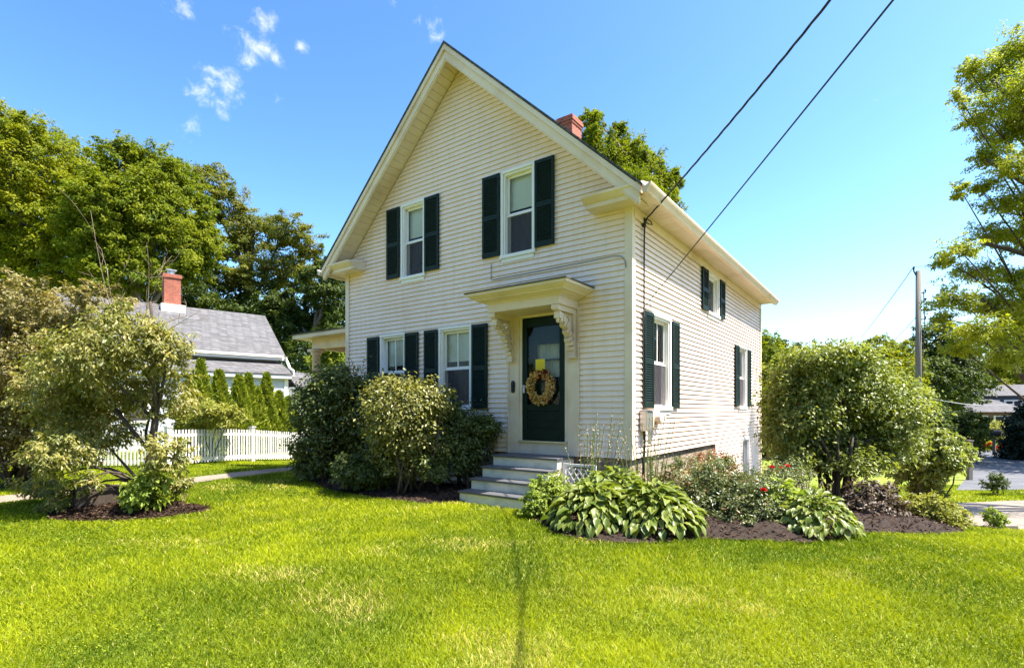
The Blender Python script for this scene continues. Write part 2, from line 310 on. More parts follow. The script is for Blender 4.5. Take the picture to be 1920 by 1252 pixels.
ml = N(nt, 'Math', operation='MULTIPLY_ADD'); nt.links.new(acc, ml.inputs[0]); ml.inputs[1].default_value = .75; nt.links.new(ma.outputs[0], ml.inputs[2])
cr = N(nt, 'MapRange', interpolation_type='SMOOTHSTEP'); cr.inputs[1].default_value = .38; cr.inputs[2].default_value = 1.35; cr.inputs[4].default_value = .95; nt.links.new(ml.outputs[0], cr.inputs[0])
cm = N(nt, 'MixRGB'); cm.inputs[2].default_value = (7.5, 7.5, 7.7, 1); nt.links.new(cr.outputs[0], cm.inputs[0]); nt.links.new(hs.outputs[0], cm.inputs[1]); nt.links.new(cm.outputs[0], bg.inputs[0]); nt.links.new(bg.outputs[0], wo.inputs[0])
cd = bpy.data.cameras.new('camera'); co = bpy.data.objects.new('camera', cd); COL.objects.link(co); S.camera = co
co.location = (0, 0, CAMH); co.rotation_euler = (rad(90), 0, 0); cd.sensor_width = 36; cd.lens = FPX/1920*36; cd.shift_y = (HZ-626)/1920; cd.clip_start = .05; cd.clip_end = 3000
S.view_settings.view_transform = 'Standard'; S.view_settings.look = 'None'; S.view_settings.exposure = 1.68; S.view_settings.gamma = 1
S.cycles.max_bounces = 7; S.cycles.transparent_max_bounces = 8; S.cycles.use_denoising = True; S.cycles.sample_clamp_indirect = 6

# ------------------------------------------------------------------ ground
C0 = np.array([1.742, 7.71]); HW, HL = 6.66, 9.0
def hw(x, y): p = C0+RT*x+BK*y; return (float(p[0]), float(p[1]))     # house-local to ground plan
BED_L = [(-4.0,11.4),(-3.95,10.3),(-3.2,9.15),(-2.3,8.3),(-1.3,7.8),(-.72,7.85),hw(-2.0,-.05),hw(-6.7,-.05)]
BED_R = [(.26,7.3),(.28,6.6),(.45,5.9),(.8,5.55),(1.25,5.42),(1.75,5.5),(2.1,5.62),(2.5,5.55),(3.0,5.42),(3.5,5.6),(3.95,6.0),(4.4,6.05),(5.0,6.2),(5.6,6.5),(6.1,7.2),(6.2,8.2),(6.9,9.6),(8.2,12.5),hw(-.05,9),hw(-.05,0),hw(-.9,-.05)]
BED_T = [(-5.15+1.0*math.cos(a)*(1.0+.08*math.sin(3*a)), 7.05+.62*math.sin(a)) for a in np.linspace(0, 2*math.pi, 28)[:-1]]
HOUSE = [hw(-HW,0),hw(0,0),hw(0,HL),hw(-HW,HL)]
STEPS = [hw(-.88,-.02),hw(-.88,-1.36),hw(-2.18,-1.36),hw(-2.18,-.02)]
PATH = [(-9.6,6.9),(-7.9,8.0),(-6.6,9.7),(-5.95,11.0),(-5.3,12.4),(-5.0,13.6)]
DRIVE = [(5.8,8.5),(6.5,7.75),(8.0,7.75),(12,8.0),(30,9.6),(30,15.3),(13.4,14.1),(9.6,13.3),(7.4,12.5),(7.0,11.0)]
ROAD = [(13.4,15.9),(17.0,19.6),(24.5,28.0),(29.5,34.0),(60,60),(75,45),(40,22),(30,17.4),(18.0,16.1)]
def strip(pts, w):
    a = []; b = []
    for i, p in enumerate(pts):
        q = np.array(pts[min(i+1, len(pts)-1)])-np.array(pts[max(i-1, 0)]); q = q/np.linalg.norm(q); n = np.array([-q[1], q[0]])*w/2; a.append(tuple(np.array(p)+n)); b.append(tuple(np.array(p)-n))
    return a+b[::-1]
PATHP = strip(PATH, .85)
gx = np.unique(np.concatenate([-np.geomspace(17, 900, 22), np.arange(-17, 34, .3), np.geomspace(34, 900, 20)])); gy = np.unique(np.concatenate([-np.geomspace(6, 500, 12), np.arange(-6, 42, .3), np.geomspace(42, 900, 20)]))
GX, GY = np.meshgrid(gx, gy); nx = len(gx); ii = (np.arange(len(gy)-1)[:, None]*nx+np.arange(nx-1)).ravel()
me = np_mesh('lawn', np.stack([GX.ravel(), GY.ravel(), T(GX.ravel(), GY.ravel())], 1), np.stack([ii, ii+1, ii+nx+1, ii+nx], 1), shade=True)
lawn = link('lawn', me, surf('lawn_soil', (.12,.17,.012), (.20,.24,.02), 1.4, .9, .5, 60, c3=(.22,.21,.05), s3=.35)); tag(lawn, kind='structure')
def sheet(name, poly, m, dz, step=.25, mound=0, seed=3):
    """a sheet that follows the terrain inside a polygon, cut cleanly along its outline"""
    import bmesh
    bm = bmesh.new(); n = len(poly); dens = []
    for i in range(n):
        p, q = np.array(poly[i]), np.array(poly[(i+1) % n]); k = max(1, int(np.linalg.norm(q-p)/step)); dens += [p+(q-p)*j/k for j in range(k)]
    vs = [bm.verts.new((p[0], p[1], 0)) for p in dens]; f = bm.faces.new(vs)
    bmesh.ops.triangulate(bm, faces=[f])
    xs = [p[0] for p in dens]; ys = [p[1] for p in dens]
    big = max(max(xs)-min(xs), max(ys)-min(ys)); st = step if big < 20 else step*2.5
    for ax, lo, hi in ((0, min(xs), max(xs)), (1, min(ys), max(ys))):
        c = lo+st
        while c < hi:
            nrm = (1, 0, 0) if ax == 0 else (0, 1, 0); co_ = (c, 0, 0) if ax == 0 else (0, c, 0)
            bmesh.ops.bisect_plane(bm, geom=bm.verts[:]+bm.edges[:]+bm.faces[:], plane_co=co_, plane_no=nrm); c += st
    P = np.array([v.co[:] for v in bm.verts]); z = T(P[:, 0], P[:, 1])+dz
    if mound:
        dd = np.full(len(P), 9.0)
        for i in range(n):
            a, b = np.array(poly[i]), np.array(poly[(i+1) % n]); ab = b-a; t = np.clip(((P[:, :2]-a)@ab)/(ab@ab+1e-9), 0, 1); dd = np.minimum(dd, np.linalg.norm(P[:, :2]-(a+t[:, None]*ab), axis=1))
        z += mound*smooth(dd/.5)+.05*(fnoise(P[:, 0]*3, P[:, 1]*3, seed)-.4)*smooth(dd/.2)
    for v, zz in zip(bm.verts, z): v.co.z = zz
    bmesh.ops.recalc_face_normals(bm, faces=bm.faces)
    me = bpy.data.meshes.new(name); bm.to_mesh(me); bm.free()
    if me.polygons and me.polygons[0].normal.z < 0: me.flip_normals()
    me.polygons.foreach_set('use_smooth', np.ones(len(me.polygons), bool)); o = link(name, me, m); return tag(o, kind='structure')
sheet('garden_soil', BED_L, M['mulch'], .02, .18, .05); sheet('garden_soil', BED_R, M['mulch'], .02, .18, .10, 9); sheet('garden_soil', BED_T, M['mulch'], .02, .12, .10, 15)
sheet('path', PATHP, surf('worn_path', (.20,.155,.115), (.27,.215,.165), 4, .9, .3, 50, c3=(.14,.105,.075), s3=1.2), .02); sheet('driveway', DRIVE, M['concrete'], .016, .4); sheet('road', ROAD, M['asphalt'], .012, .5)
# bark chips lying on the three beds
cp = []
for poly, n, mound in ((BED_L, 9000, .05), (BED_R, 26000, .10), (BED_T, 7000, .10)):
    a = np.array(poly); x = R.uniform(a[:, 0].min(), a[:, 0].max(), n*2); y = R.uniform(a[:, 1].min(), a[:, 1].max(), n*2); k = inpoly(x, y, poly) & (y < 9.8); x, y = x[k][:n], y[k][:n]
    z = np.zeros(len(x)); dd = np.full(len(x), 9.0)
    for i in range(len(poly)):
        p, q = a[i], a[(i+1) % len(poly)]; pq = q-p; t = np.clip(((np.stack([x, y], 1)-p)@pq)/(pq@pq+1e-9), 0, 1); dd = np.minimum(dd, np.linalg.norm(np.stack([x, y], 1)-(p+t[:, None]*pq), axis=1))
    cp.append(np.stack([x, y, T(x, y)+.02+mound*smooth(dd/.5)+.012*R.random(len(x))+.01], 1))
cp = np.concatenate(cp); k = len(cp); D = R.normal(size=(k, 3)); D[:, 2] *= .3; Nn = R.normal(size=(k, 3))*.4+[0, 0, 1]; s = .02+.05*R.random(k)**2
o = leaves('mulch_chips', cp, D, unit(Nn), s, s*.4, R.random(k)**1.5, L['chip']); tag(o, 'brown shredded bark mulch covering the garden beds', 'mulch', kind='stuff')
# grass
def grass(name, n, xf, y0, y1, label, w0=.0046, h=(.026, .056), extra=None):
    Y = y0*(y1/y0)**R.random(n) if xf is None else R.uniform(y0, y1, n)
    X = R.uniform(-1, 1, n)*(Y*1.02+3.6) if xf is None else R.uniform(xf[0], xf[1], n)
    keep = np.ones(n, bool)
    for pl in (BED_R, BED_T, HOUSE, STEPS, PATHP, DRIVE, ROAD): keep &= ~inpoly(X, Y, pl)
    keep &= ~inpoly(X, Y, BED_L)
    if extra is not None: keep &= extra(X, Y)
    X, Y = X[keep], Y[keep]; n = len(X); pn = fnoise(X*.55, Y*.55, 21); fine = fnoise(X*2.6, Y*2.6, 33); dry = fnoise(X*.9+7, Y*1.3, 44)
    sc = np.maximum(Y/3.4, .8)
    hh = (h[0]+(h[1]-h[0])*R.random(n))*(.75+.6*fine)*np.minimum(sc, 1.25)**.5; ww = w0*sc**.9*(.7+.6*R.random(n)); a = R.uniform(0, 2*math.pi, n); lean = hh*(.35+.75*R.random(n))
    dx, dy = np.cos(a), np.sin(a); b = R.uniform(0, 2*math.pi, n); sx, sy = np.cos(b)*ww/2, np.sin(b)*ww/2; Z = T(X, Y)-.005
    V = np.empty((n, 5, 3)); V[:, 0] = np.stack([X-sx, Y-sy, Z], 1); V[:, 1] = np.stack([X+sx, Y+sy, Z], 1)
    mx, my, mz = X+dx*lean*.35, Y+dy*lean*.35, Z+hh*.6
    V[:, 2] = np.stack([mx+sx*.8, my+sy*.8, mz], 1); V[:, 3] = np.stack([mx-sx*.8, my-sy*.8, mz], 1); V[:, 4] = np.stack([X+dx*lean, Y+dy*lean, Z+hh*.95], 1)
    q = np.arange(n)[:, None]*5; Fc = np.concatenate([q+[0, 1, 2], q+[0, 2, 3], q+[3, 2, 4]], 1).reshape(-1, 3)
    mid = fnoise(X*1.25+3, Y*1.25, 61); t = np.clip(.12+.34*smooth((pn-.28)/.45)+.55*(mid-.42)+.5*(fine-.5)+.2*R.normal(size=n), 0, .92)
    dr = (R.random(n) < np.clip((dry-.62)*1.9, .015, .34)); t = np.where(dr, 1.0, t)
    o = link(name, np_mesh(name, V.reshape(-1, 3), Fc, np.repeat(t, 3)), L['grass']); return tag(o, label, 'grass', kind='stuff')
def clover(n):
    Y = 2.3*(9.5/2.3)**R.random(n); X = R.uniform(-1, 1, n)*(Y*1.02+1.2); k = fnoise(X*1.1+20, Y*1.1, 77)+.25*(fnoise(X*4, Y*4, 78)-.5) > .52
    for pl in (BED_R, BED_T, BED_L, HOUSE, STEPS, PATHP, DRIVE): k &= ~inpoly(X, Y, pl)
    X, Y = X[k], Y[k]; n = len(X); P = np.stack([X, Y, T(X, Y)+.018+.022*R.random(n)], 1); D = R.normal(size=(n, 3)); D[:, 2] *= .35; Nn = R.normal(size=(n, 3))*.45+[0, 0, 1]; l = (.009+.010*R.random(n))*np.maximum(Y/4, .8)**.6
    o = leaves('clover', P, D, unit(Nn), l, l*.85, np.clip(.45+.3*R.normal(size=n), 0, 1), leafmat('clover_leaf', (.075,.125,.008), (.32,.36,.016), .35, .55, .2)); tag(o, 'patches of low clover leaves mixed into the mown lawn', 'clover', kind='stuff')
clover(60000)
grass('grass', 1150000, None, 1.9, 17, 'mown yellow green lawn grass in front of the white house')

# ------------------------------------------------------------------ the white house (local frame: x right along the front, y back, z up; front-right corner at 0,0)
RZ = math.atan2(RT[1], RT[0]); HB = (C0[0], C0[1], 0.0)
house = empty('clapboard_house', HB, 'white clapboard house with steep gable, dark green shutters and front steps', 'house', rz=RZ)
def hp(x, y, z): p = hw(x, y); return np.array([p[0], p[1], z])
ZB, ZE = .70, 4.40; AP = 7.67; SL = .937; EXPO = .0845
def siding(mb, fmap, xr, z0, z1, openings=(), d0=.023):
    k = int(math.ceil((z1-z0)/EXPO-1e-6))
    for i in range(k):
        a = z0+i*EXPO; b = min(a+EXPO, z1); dd = lambda z: d0*(1-(z-a)/EXPO)+.002
        cuts = sorted({a, b} | {z for o in openings for z in (o[2], o[3]) if a+1e-4 < z < b-1e-4})
        for za, zb in zip(cuts[:-1], cuts[1:]):
            zm = (za+zb)/2; (xa, xb), (xc, xd) = xr(za), xr(zb); segs = [(xa, xb, xc, xd)]
            for o in sorted(openings):
                if o[2] < zm < o[3]:
                    l = segs.pop(); segs += [(l[0], o[0], l[2], o[0]), (o[1], l[1], o[1], l[3])]
            for p, q, r, s in segs:
                if q-p > 1e-3 or s-r > 1e-3: mb.add([fmap(p, za, dd(za)), fmap(q, za, dd(za)), fmap(s, zb, dd(zb)), fmap(r, zb, dd(zb))], [(0, 1, 2, 3)])
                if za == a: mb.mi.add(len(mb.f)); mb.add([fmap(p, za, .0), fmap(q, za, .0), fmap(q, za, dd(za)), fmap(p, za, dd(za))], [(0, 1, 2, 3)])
fF = lambda x, z, d: (x, -d, z)
fR = lambda y, z, d: (d, y, z)
fL = lambda y, z, d: (-HW-d, y, z)
fB = lambda x, z, d: (x, HL+d, z)
def gab(z): h = min(HW/2, (AP-z)/SL); return (-HW/2-h, -HW/2+h)
WIN_F = [(-4.86,-4.27,4.07,5.47), (-2.33,-1.71,4.07,5.47), (-5.49,-4.82,1.48,2.92), (-3.81,-3.08,1.48,2.92)]
DOOR = (-2.19,-.87,.72,3.02)
WIN_R = [(3.82,4.60,3.44,4.24), (.83,1.57,1.47,2.92), (6.42,7.20,1.50,2.96)]; WIN_B = (6.80,7.45,-.60,.66)
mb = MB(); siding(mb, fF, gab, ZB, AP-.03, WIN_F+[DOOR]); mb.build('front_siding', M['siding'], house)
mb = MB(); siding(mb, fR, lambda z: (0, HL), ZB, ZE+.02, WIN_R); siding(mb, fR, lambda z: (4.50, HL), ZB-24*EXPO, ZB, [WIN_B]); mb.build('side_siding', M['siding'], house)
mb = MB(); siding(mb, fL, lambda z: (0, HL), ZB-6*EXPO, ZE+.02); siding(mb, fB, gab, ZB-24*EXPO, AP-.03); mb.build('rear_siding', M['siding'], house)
mb = MB()
for (x, y) in ((0, 0), (-HW, 0), (0, HL), (-HW, HL)):
    sx = 1 if x == 0 else -1; sy = -1 if y == 0 else 1
    xa, xb = sorted((x+sx*.036, x-sx*.085)); ya, yb = sorted((y+sy*.036, y-sy*.02)); zb = ZB-.015 if y == 0 else -1.3
    mb = MB(); mb.box(xa, xb, ya, yb, zb, ZE-.004)
    xa, xb = sorted((x+sx*.036, x-sx*.02)); ya, yb = sorted((y-sy*.0205, y-sy*.085)); mb.box(xa, xb, ya, yb, zb, ZE-.004); mb.build('corner_board', M['trim'], house, bevel=.004)
mb = MB(); mb.box(-.05, .042, 4.30, 4.497, -1.2, ZB-.004); mb.build('trim_board', M['aged'], house, bevel=.004)
mb = MB(); mb.box(-HW+.03, -.035, .03, .30, -.9, ZB+.03); mb.box(-.30, -.03, .301, 4.4, -1.2, ZB+.03); mb.box(-HW+.03, -HW+.3, .301, HL-.05, -1.2, .2); fo = mb.build('foundation', M['stone'], house)
mb = MB(); mb.box(-3.55, -2.95, .0, .025, .12, .5); f2 = mb.build('basement_window', M['riser'], fo); mb = MB(); mb.box(-3.48, -3.02, -.012, -.004, .18, .44); mb.build('pane', M['curtain_or_dark'], f2)
# roof
def roofz(x): return 7.95-SL*abs(x+HW/2)
XL, XR, YF, YR = -HW-.36, .36, -.43, HL+.12
mb = MB(); prof = [(XL, roofz(XL)), (-HW/2, 7.95), (XR, roofz(XR)), (XR, roofz(XR)-.035), (-HW/2, 7.90), (XL, roofz(XL)-.035)]
mb.prism(prof, YF-.025, YR+.02, lambda p, q, h: (p, h, q)); roof = mb.build('roof', M['shingle'], house)
mb = MB(); d = .05; prof = [(XL+.02, roofz(XL+.02)-d), (-HW/2, 7.95-d-.003), (XR-.02, roofz(XR-.02)-d), (XR-.02, roofz(XR-.02)-d-.07), (-HW/2, 7.95-d-.10), (XL+.02, roofz(XL+.02)-d-.07)]
mb.prism(prof, YF+.06, YR-.01, lambda p, q, h: (p, h, q)); mb.build('roof_deck', M['aged'], roof)
def rake(mb, o0, o1, ya, yb, xe=.30):
    for s in (-1, 1):
        xa = -HW/2; xb = -HW/2+s*(HW/2+xe); P = [(xa, 7.95-o0), (xb, roofz(xb)-o0), (xb, roofz(xb)-o1), (xa, 7.95-o1)]
        if s < 0: P = P[::-1]
        mb.prism(P, ya, yb, lambda p, q, h: (p, h, q))
mb = MB(); rake(mb, .052, .15, YF-.012, YF+.045, .335); rake(mb, .152, .30, YF+.018, YF+.059, .30); rake(mb, .302, .33, YF+.03, YF+.07, .28); mb.build('rake_board', M['trim'], roof)
mb = MB()                                                             # grooved boards of the overhang, each running from the rake board to the wall
for s in (-1, 1):
    n = 34
    for i in range(n):
        a = i/n*(HW/2+.26); b = (i+.93)/n*(HW/2+.26)
        f = lambda t, y, o: (-HW/2+s*t, y, 7.95-SL*t-o)
        q = [f(a, YF+.07, .255), f(b, YF+.07, .255), f(b, -.002, .255), f(a, -.002, .255)]; mb.add(q+[(p[0], p[1], p[2]+.02) for p in q], [(0, 1, 2, 3), (0, 1, 5, 4), (2, 3, 7, 6), (1, 2, 6, 5), (3, 0, 4, 7)])
mb.build('rake_soffit', M['trim'], roof)
for s in (0, 1):                                                       # eave soffit strips, frieze, fascia
    X = (lambda x: x) if s == 0 else (lambda x: -HW-x)
    mb = MB(); k = int((YR-.0)/.155)
    for i in range(k):
        a = .0+i*.155; x0, x1 = sorted((X(.005), X(.335))); mb.box(x0, x1, a, a+.148, ZE-.002, ZE+.02)
    mb.build('eave_soffit', M['trim'], roof)
mb = MB()
for s in (0, 1):
    X = (lambda x: x) if s == 0 else (lambda x: -HW-x)
    x0, x1 = sorted((X(.022), X(.045))); mb.box(x0, x1, .03, HL-.03, ZE-.15, ZE-.003); x0, x1 = sorted((X(.336), X(.362))); mb.box(x0, x1, YF+.06, YR-.03, ZE-.03, ZE+.06)
mb.build('fascia', M['trim'], roof, bevel=.004)
for s in (0, 1):
    X = (lambda x: x) if s == 0 else (lambda x: -HW-x)
    pr = [(.363, ZE-.035), (.42, ZE-.035), (.435, ZE+.0), (.47, ZE+.05), (.48, ZE+.075), (.48, ZE+.092), (.465, ZE+.092), (.363, ZE+.03)]; pr = [(X(p), q) for p, q in pr]
    if s: pr = pr[::-1]
    mb = MB(); mb.prism(pr, YF-.02, YR+.0, lambda p, q, h: (p, h, q)); mb.build('gutter', M['trim'], roof)
for s in (0, 1):                                                       # boxed cornice returns
    X = (lambda x: x) if s == 0 else (lambda x: -HW-x); x0, x1 = sorted((X(-.56), X(.335)))
    mb = MB(); pr = [(-.004, ZE-.025), (-.33, ZE-.025), (-.335, ZE+.03), (-.36, ZE+.045), (-.43, ZE+.11), (-.435, ZE+.14), (-.004, ZE+.25)]
    mb.prism(pr[::-1], x0, x1, lambda p, q, h: (h, p, q)); xo = X(-.561); xi = X(-.62)
    a = [(xo, p, q) for p, q in pr]; b = [(xi, -.004, ZE-.0), (xi+(xo-xi)*.5, -.30, ZE-.0), (xi+(xo-xi)*.5, -.31, ZE+.03), (xi+(xo-xi)*.3, -.33, ZE+.045), (xi, -.40, ZE+.11), (xi, -.405, ZE+.13), (xi, -.004, ZE+.19)]
    mb.add(a+b, [(i, i+1, 8+i, 7+i) for i in range(6)]+[tuple(range(7, 14))]); mb.build('cornice_return', M['trim'], roof)
mb = MB(); cx, cy = -HW/2+.02, 3.95; mb.box(cx-.205, cx+.205, cy-.23, cy+.23, 7.2, 8.27); mb.box(cx-.225, cx+.225, cy-.25, cy+.25, 8.271, 8.33); mb.box(cx-.245, cx+.245, cy-.27, cy+.27, 8.331, 8.42); mb.box(cx-.225, cx+.225, cy-.25, cy+.25, 8.421, 8.47); ch = mb.build('chimney', M['brick'], roof, bevel=.006)
mb = MB(); mb.box(cx-.12, cx+.12, cy-.12, cy+.12, 8.471, 8.485); mb.build('flue_cap', M['black'], ch)
# windows
def window(fmap, o, kind='front', blind=.45, muntin=False, screen=True, sill=True, one=False):
    x0, x1, z0, z1 = o; B = lambda mb, a, b, c, d, p, q: mb.prism([(a, c), (b, c), (b, d), (a, d)], p, q, lambda u, z, h: fmap(u, z, h))
    mb = MB(); e = .001
    for a, b, c, d in ((x0-.045, x0, z0-.0, z1+.05), (x1, x1+.045, z0-.0, z1+.05), (x0+e, x1-e, z1, z1+.05)): B(mb, a, b, c, d, -.02, .038)
    for a, b, c, d in ((x0+e, x0+.035, z0, z1), (x1-.035, x1-e, z0, z1), (x0+.036, x1-.036, z1-.035, z1-e)): B(mb, a, b, c, d, -.11, .012)
    w = mb.build('window', M['white'], house, bevel=.003)
    if sill:
        mb = MB(); B(mb, x0-.055, x1+.055, z0-.06, z0-.001, -.10, .060); B(mb, x0-.02, x1+.02, z0-.13, z0-.061, .0, .036); mb.build('sill', M['white'], w, bevel=.003)
    zm = (z0+z1)/2; parts = [(zm-.02, z1-.036, -.055)]+([(z0+.001, zm+.02, -.085)] if not one else [])
    if one: parts = [(z0+.001, z1-.036, -.055)]
    for a, b, dpt in parts:
        mb = MB(); t = .04
        B(mb, x0+.037, x0+.037+t, a, b, dpt-.028, dpt); B(mb, x1-.037-t, x1-.037, a, b, dpt-.028, dpt); B(mb, x0+.038+t, x1-.038-t, a, a+t, dpt-.028, dpt); B(mb, x0+.038+t, x1-.038-t, b-t, b, dpt-.028, dpt)
        if muntin and a > z0+.1: B(mb, (x0+x1)/2-.011, (x0+x1)/2+.011, a+t+.001, b-t-.001, dpt-.026, dpt-.002)
        sa = mb.build('sash', M['white'], w); mb = MB(); mb.add([fmap(x0+.06, a+.02, dpt-.014), fmap(x1-.06, a+.02, dpt-.014), fmap(x1-.06, b-.02, dpt-.014), fmap(x0+.06, b-.02, dpt-.014)], [(0, 1, 2, 3)]); mb.build('pane', M['glass'], w)
    if screen:
        mb = MB(); B(mb, x0+.037, x0+.055, z0+.002, zm-.021, -.04, -.025); B(mb, x1-.055, x1-.037, z0+.002, zm-.021, -.04, -.025); B(mb, x0+.0551, x1-.0551, z0+.002, z0+.02, -.04, -.025); B(mb, x0+.0551, x1-.0551, zm-.04, zm-.021, -.04, -.025); mb.build('screen_frame', M['white'], w)
        mb = MB(); mb.add([fmap(x0+.05, z0+.01, -.032), fmap(x1-.05, z0+.01, -.032), fmap(x1-.05, zm-.03, -.032), fmap(x0+.05, zm-.03, -.032)], [(0, 1, 2, 3)]); mb.build('screen', M['screen'], w)
    if blind:
        zb = z1-(z1-z0)*blind; mb = MB(); B(mb, x0+.04, x1-.04, zb, z1-.04, -.135, -.131); B(mb, x0+.04, x1-.04, zb-.02, zb, -.14, -.126); mb.build('blind', M['blind'], w)
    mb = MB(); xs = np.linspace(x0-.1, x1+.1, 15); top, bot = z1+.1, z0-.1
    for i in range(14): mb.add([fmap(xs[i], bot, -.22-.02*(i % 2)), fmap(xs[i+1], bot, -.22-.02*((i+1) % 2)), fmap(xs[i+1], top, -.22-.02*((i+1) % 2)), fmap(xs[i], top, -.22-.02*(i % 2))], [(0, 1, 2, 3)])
    mb.build('curtain_or_dark', M['curtain_or_dark'], w)  # dark folded sheet standing in for the unlit room behind the glass
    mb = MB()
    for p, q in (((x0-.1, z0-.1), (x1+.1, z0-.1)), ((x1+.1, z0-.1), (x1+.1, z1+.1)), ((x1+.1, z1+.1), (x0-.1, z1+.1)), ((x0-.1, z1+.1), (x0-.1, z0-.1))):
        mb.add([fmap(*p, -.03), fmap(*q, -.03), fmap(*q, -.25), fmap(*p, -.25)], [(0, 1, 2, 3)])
    mb.build('dark_lining', M['curtain_or_dark'], w)  # dark sides closing the painted unlit room around the opening
def shutter(fmap, x0, x1, z0, z1):
    B = lambda mb, a, b, c, d, p, q: mb.prism([(a, c), (b, c), (b, d), (a, d)], p, q, lambda u, z, h: fmap(u, z, h))
    mb = MB(); t = .045; zm = z0+(z1-z0)*.48; p, q = .031, .062
    B(mb, x0, x0+t, z0, z1, p, q); B(mb, x1-t, x1, z0, z1, p, q)
    for c, d in ((z0, z0+.08), (zm-.04, zm+.04), (z1-.06, z1)): B(mb, x0+t+.0005, x1-t-.0005, c, d, p, q-.001)
    for c, d in ((z0+.08, zm-.04), (zm+.04, z1-.06)):
        n = max(2, int((d-c)/.036)); s = (d-c)/n
        for i in range(n):
            a = c+i*s
            mb.add([fmap(x0+t, a, q-.004), fmap(x1-t, a, q-.004), fmap(x1-t, a+s*1.02, p+.006), fmap(x0+t, a+s*1.02, p+.006), fmap(x0+t, a+.008, q-.002), fmap(x1-t, a+.008, q-.002)], [(0, 1, 5, 4), (4, 5, 2, 3)])
        mb.add([fmap(x0+t, c, p+.002), fmap(x1-t, c, p+.002), fmap(x1-t, d, p+.002), fmap(x0+t, d, p+.002)], [(0, 1, 2, 3)])
    return mb.build('shutter', M['shutter'], house)
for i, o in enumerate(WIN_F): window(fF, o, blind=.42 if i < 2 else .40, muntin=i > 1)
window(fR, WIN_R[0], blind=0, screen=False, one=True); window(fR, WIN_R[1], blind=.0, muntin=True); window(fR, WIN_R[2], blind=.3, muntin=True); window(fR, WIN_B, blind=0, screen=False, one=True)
for x0, x1, z0, z1 in ((-5.31,-4.935,4.08,5.5), (-4.215,-3.84,4.08,5.5), (-2.77,-2.395,4.08,5.5), (-1.66,-1.29,4.08,5.5), (-5.93,-5.56,1.44,2.94), (-4.765,-4.395,1.44,2.94), (-4.225,-3.88,1.44,2.94), (-3.02,-2.665,1.44,2.94)): shutter(fF, x0, x1, z0, z1)
for x0, x1, z0, z1 in ((3.36,3.755,3.42,4.25), (4.665,5.03,3.42,4.25), (.39,.765,1.45,2.93), (1.635,1.98,1.45,2.93), (5.98,6.355,1.5,2.97), (7.265,7.62,1.5,2.97)): shutter(fR, x0, x1, z0, z1)
# entrance: surround, storm door, inner door
dx0, dx1, dz0, dz1 = -1.925, -1.105, .915, 2.945
mb = MB()
for a, b in ((DOOR[0], dx0-.06), (dx1+.06, DOOR[1])): mb.box(a+.001, b-.001, -.040, .06, ZB-.01, 3.018)
mb.box(dx0-.0595, dx1+.0595, -.036, .06, dz1+.05, 3.017)
for a, b in ((dx0-.059, dx0-.002), (dx1+.002, dx1+.059)): mb.box(a, b, -.028, .08, .905, dz1+.049)
mb.box(dx0-.0015, dx1+.0015, -.028, .08, dz1+.002, dz1+.049); mb.box(dx0-.0595, dx1+.0595, -.034, .05, ZB-.01, .904)
for a, b in ((DOOR[0]-.03, DOOR[0]), (DOOR[1], DOOR[1]+.03)): mb.box(a, b, -.048, .0, ZB-.01, 3.02)
sur = mb.build('door_surround', M['aged'], house, bevel=.004)
mb = MB(); mb.box(dx0-.055, dx1+.055, -.075, -.0345, .893, .912); mb.build('threshold', M['metal'], sur)
mb = MB(); t = .10
mb.box(dx0, dx0+t, -.026, .012, dz0, dz1); mb.box(dx1-t, dx1, -.026, .012, dz0, dz1); mb.box(dx0+t+.001, dx1-t-.001, -.026, .012, dz1-.16, dz1); mb.box(dx0+t+.001, dx1-t-.001, -.026, .012, dz0, dz0+.20); mb.box(dx0+t+.001, dx1-t-.001, -.026, .012, 1.40, 1.51)
mb.box(dx0+t+.001, dx1-t-.001, -.012, .002, dz0+.201, 1.399); mb.box(dx0+t+.001, dx1-t-.001, -.022, .004, 1.245, 1.265)
door = mb.build('door', M['door'], house, bevel=.004)
mb = MB(); mb.add([(dx0+.09, -.006, 1.50), (dx1-.09, -.006, 1.50), (dx1-.09, -.006, dz1-.15), (dx0+.09, -.006, dz1-.15)], [(0, 1, 2, 3)]); mb.build('glass', M['glass'], door)
mb = MB(); mb.box(dx0+.01, dx1-.01, .075, .10, dz0+.01, 1.95); mb.box(dx0+.01, dx0+.22, .075, .10, 1.951, dz1-.01); mb.box(dx1-.13, dx1-.01, .075, .10, 1.951, dz1-.01); mb.box(dx0+.221, dx1-.131, .075, .10, 2.52, dz1-.01); mb.box(dx0+.221, dx1-.131, .065, .09, 2.225, 2.25)
mb.box(dx0+.2, dx1-.11, .062, .074, 2.495, 2.515); mb.build('inner_door', M['door'], door)
mb = MB(); xs = np.linspace(dx0+.2, dx1-.12, 19)
for i in range(18): mb.add([(xs[i], .125+.012*(i % 2), 1.93), (xs[i+1], .125+.012*((i+1) % 2), 1.93), (xs[i+1], .125+.012*((i+1) % 2), 2.54), (xs[i], .125+.012*(i % 2), 2.54)], [(0, 1, 2, 3)])
mb.build('curtain_or_dark', M['lace'], door)
mb = MB(); mb.box(dx0+.03, dx0+.07, -.060, -.0265, 1.70, 1.83); mb.tube([(dx0+.05, -.05, 1.80), (dx0+.05, -.085, 1.80), (dx0+.12, -.085, 1.795)], .009, 6); mb.build('handle', M['metal'], door)
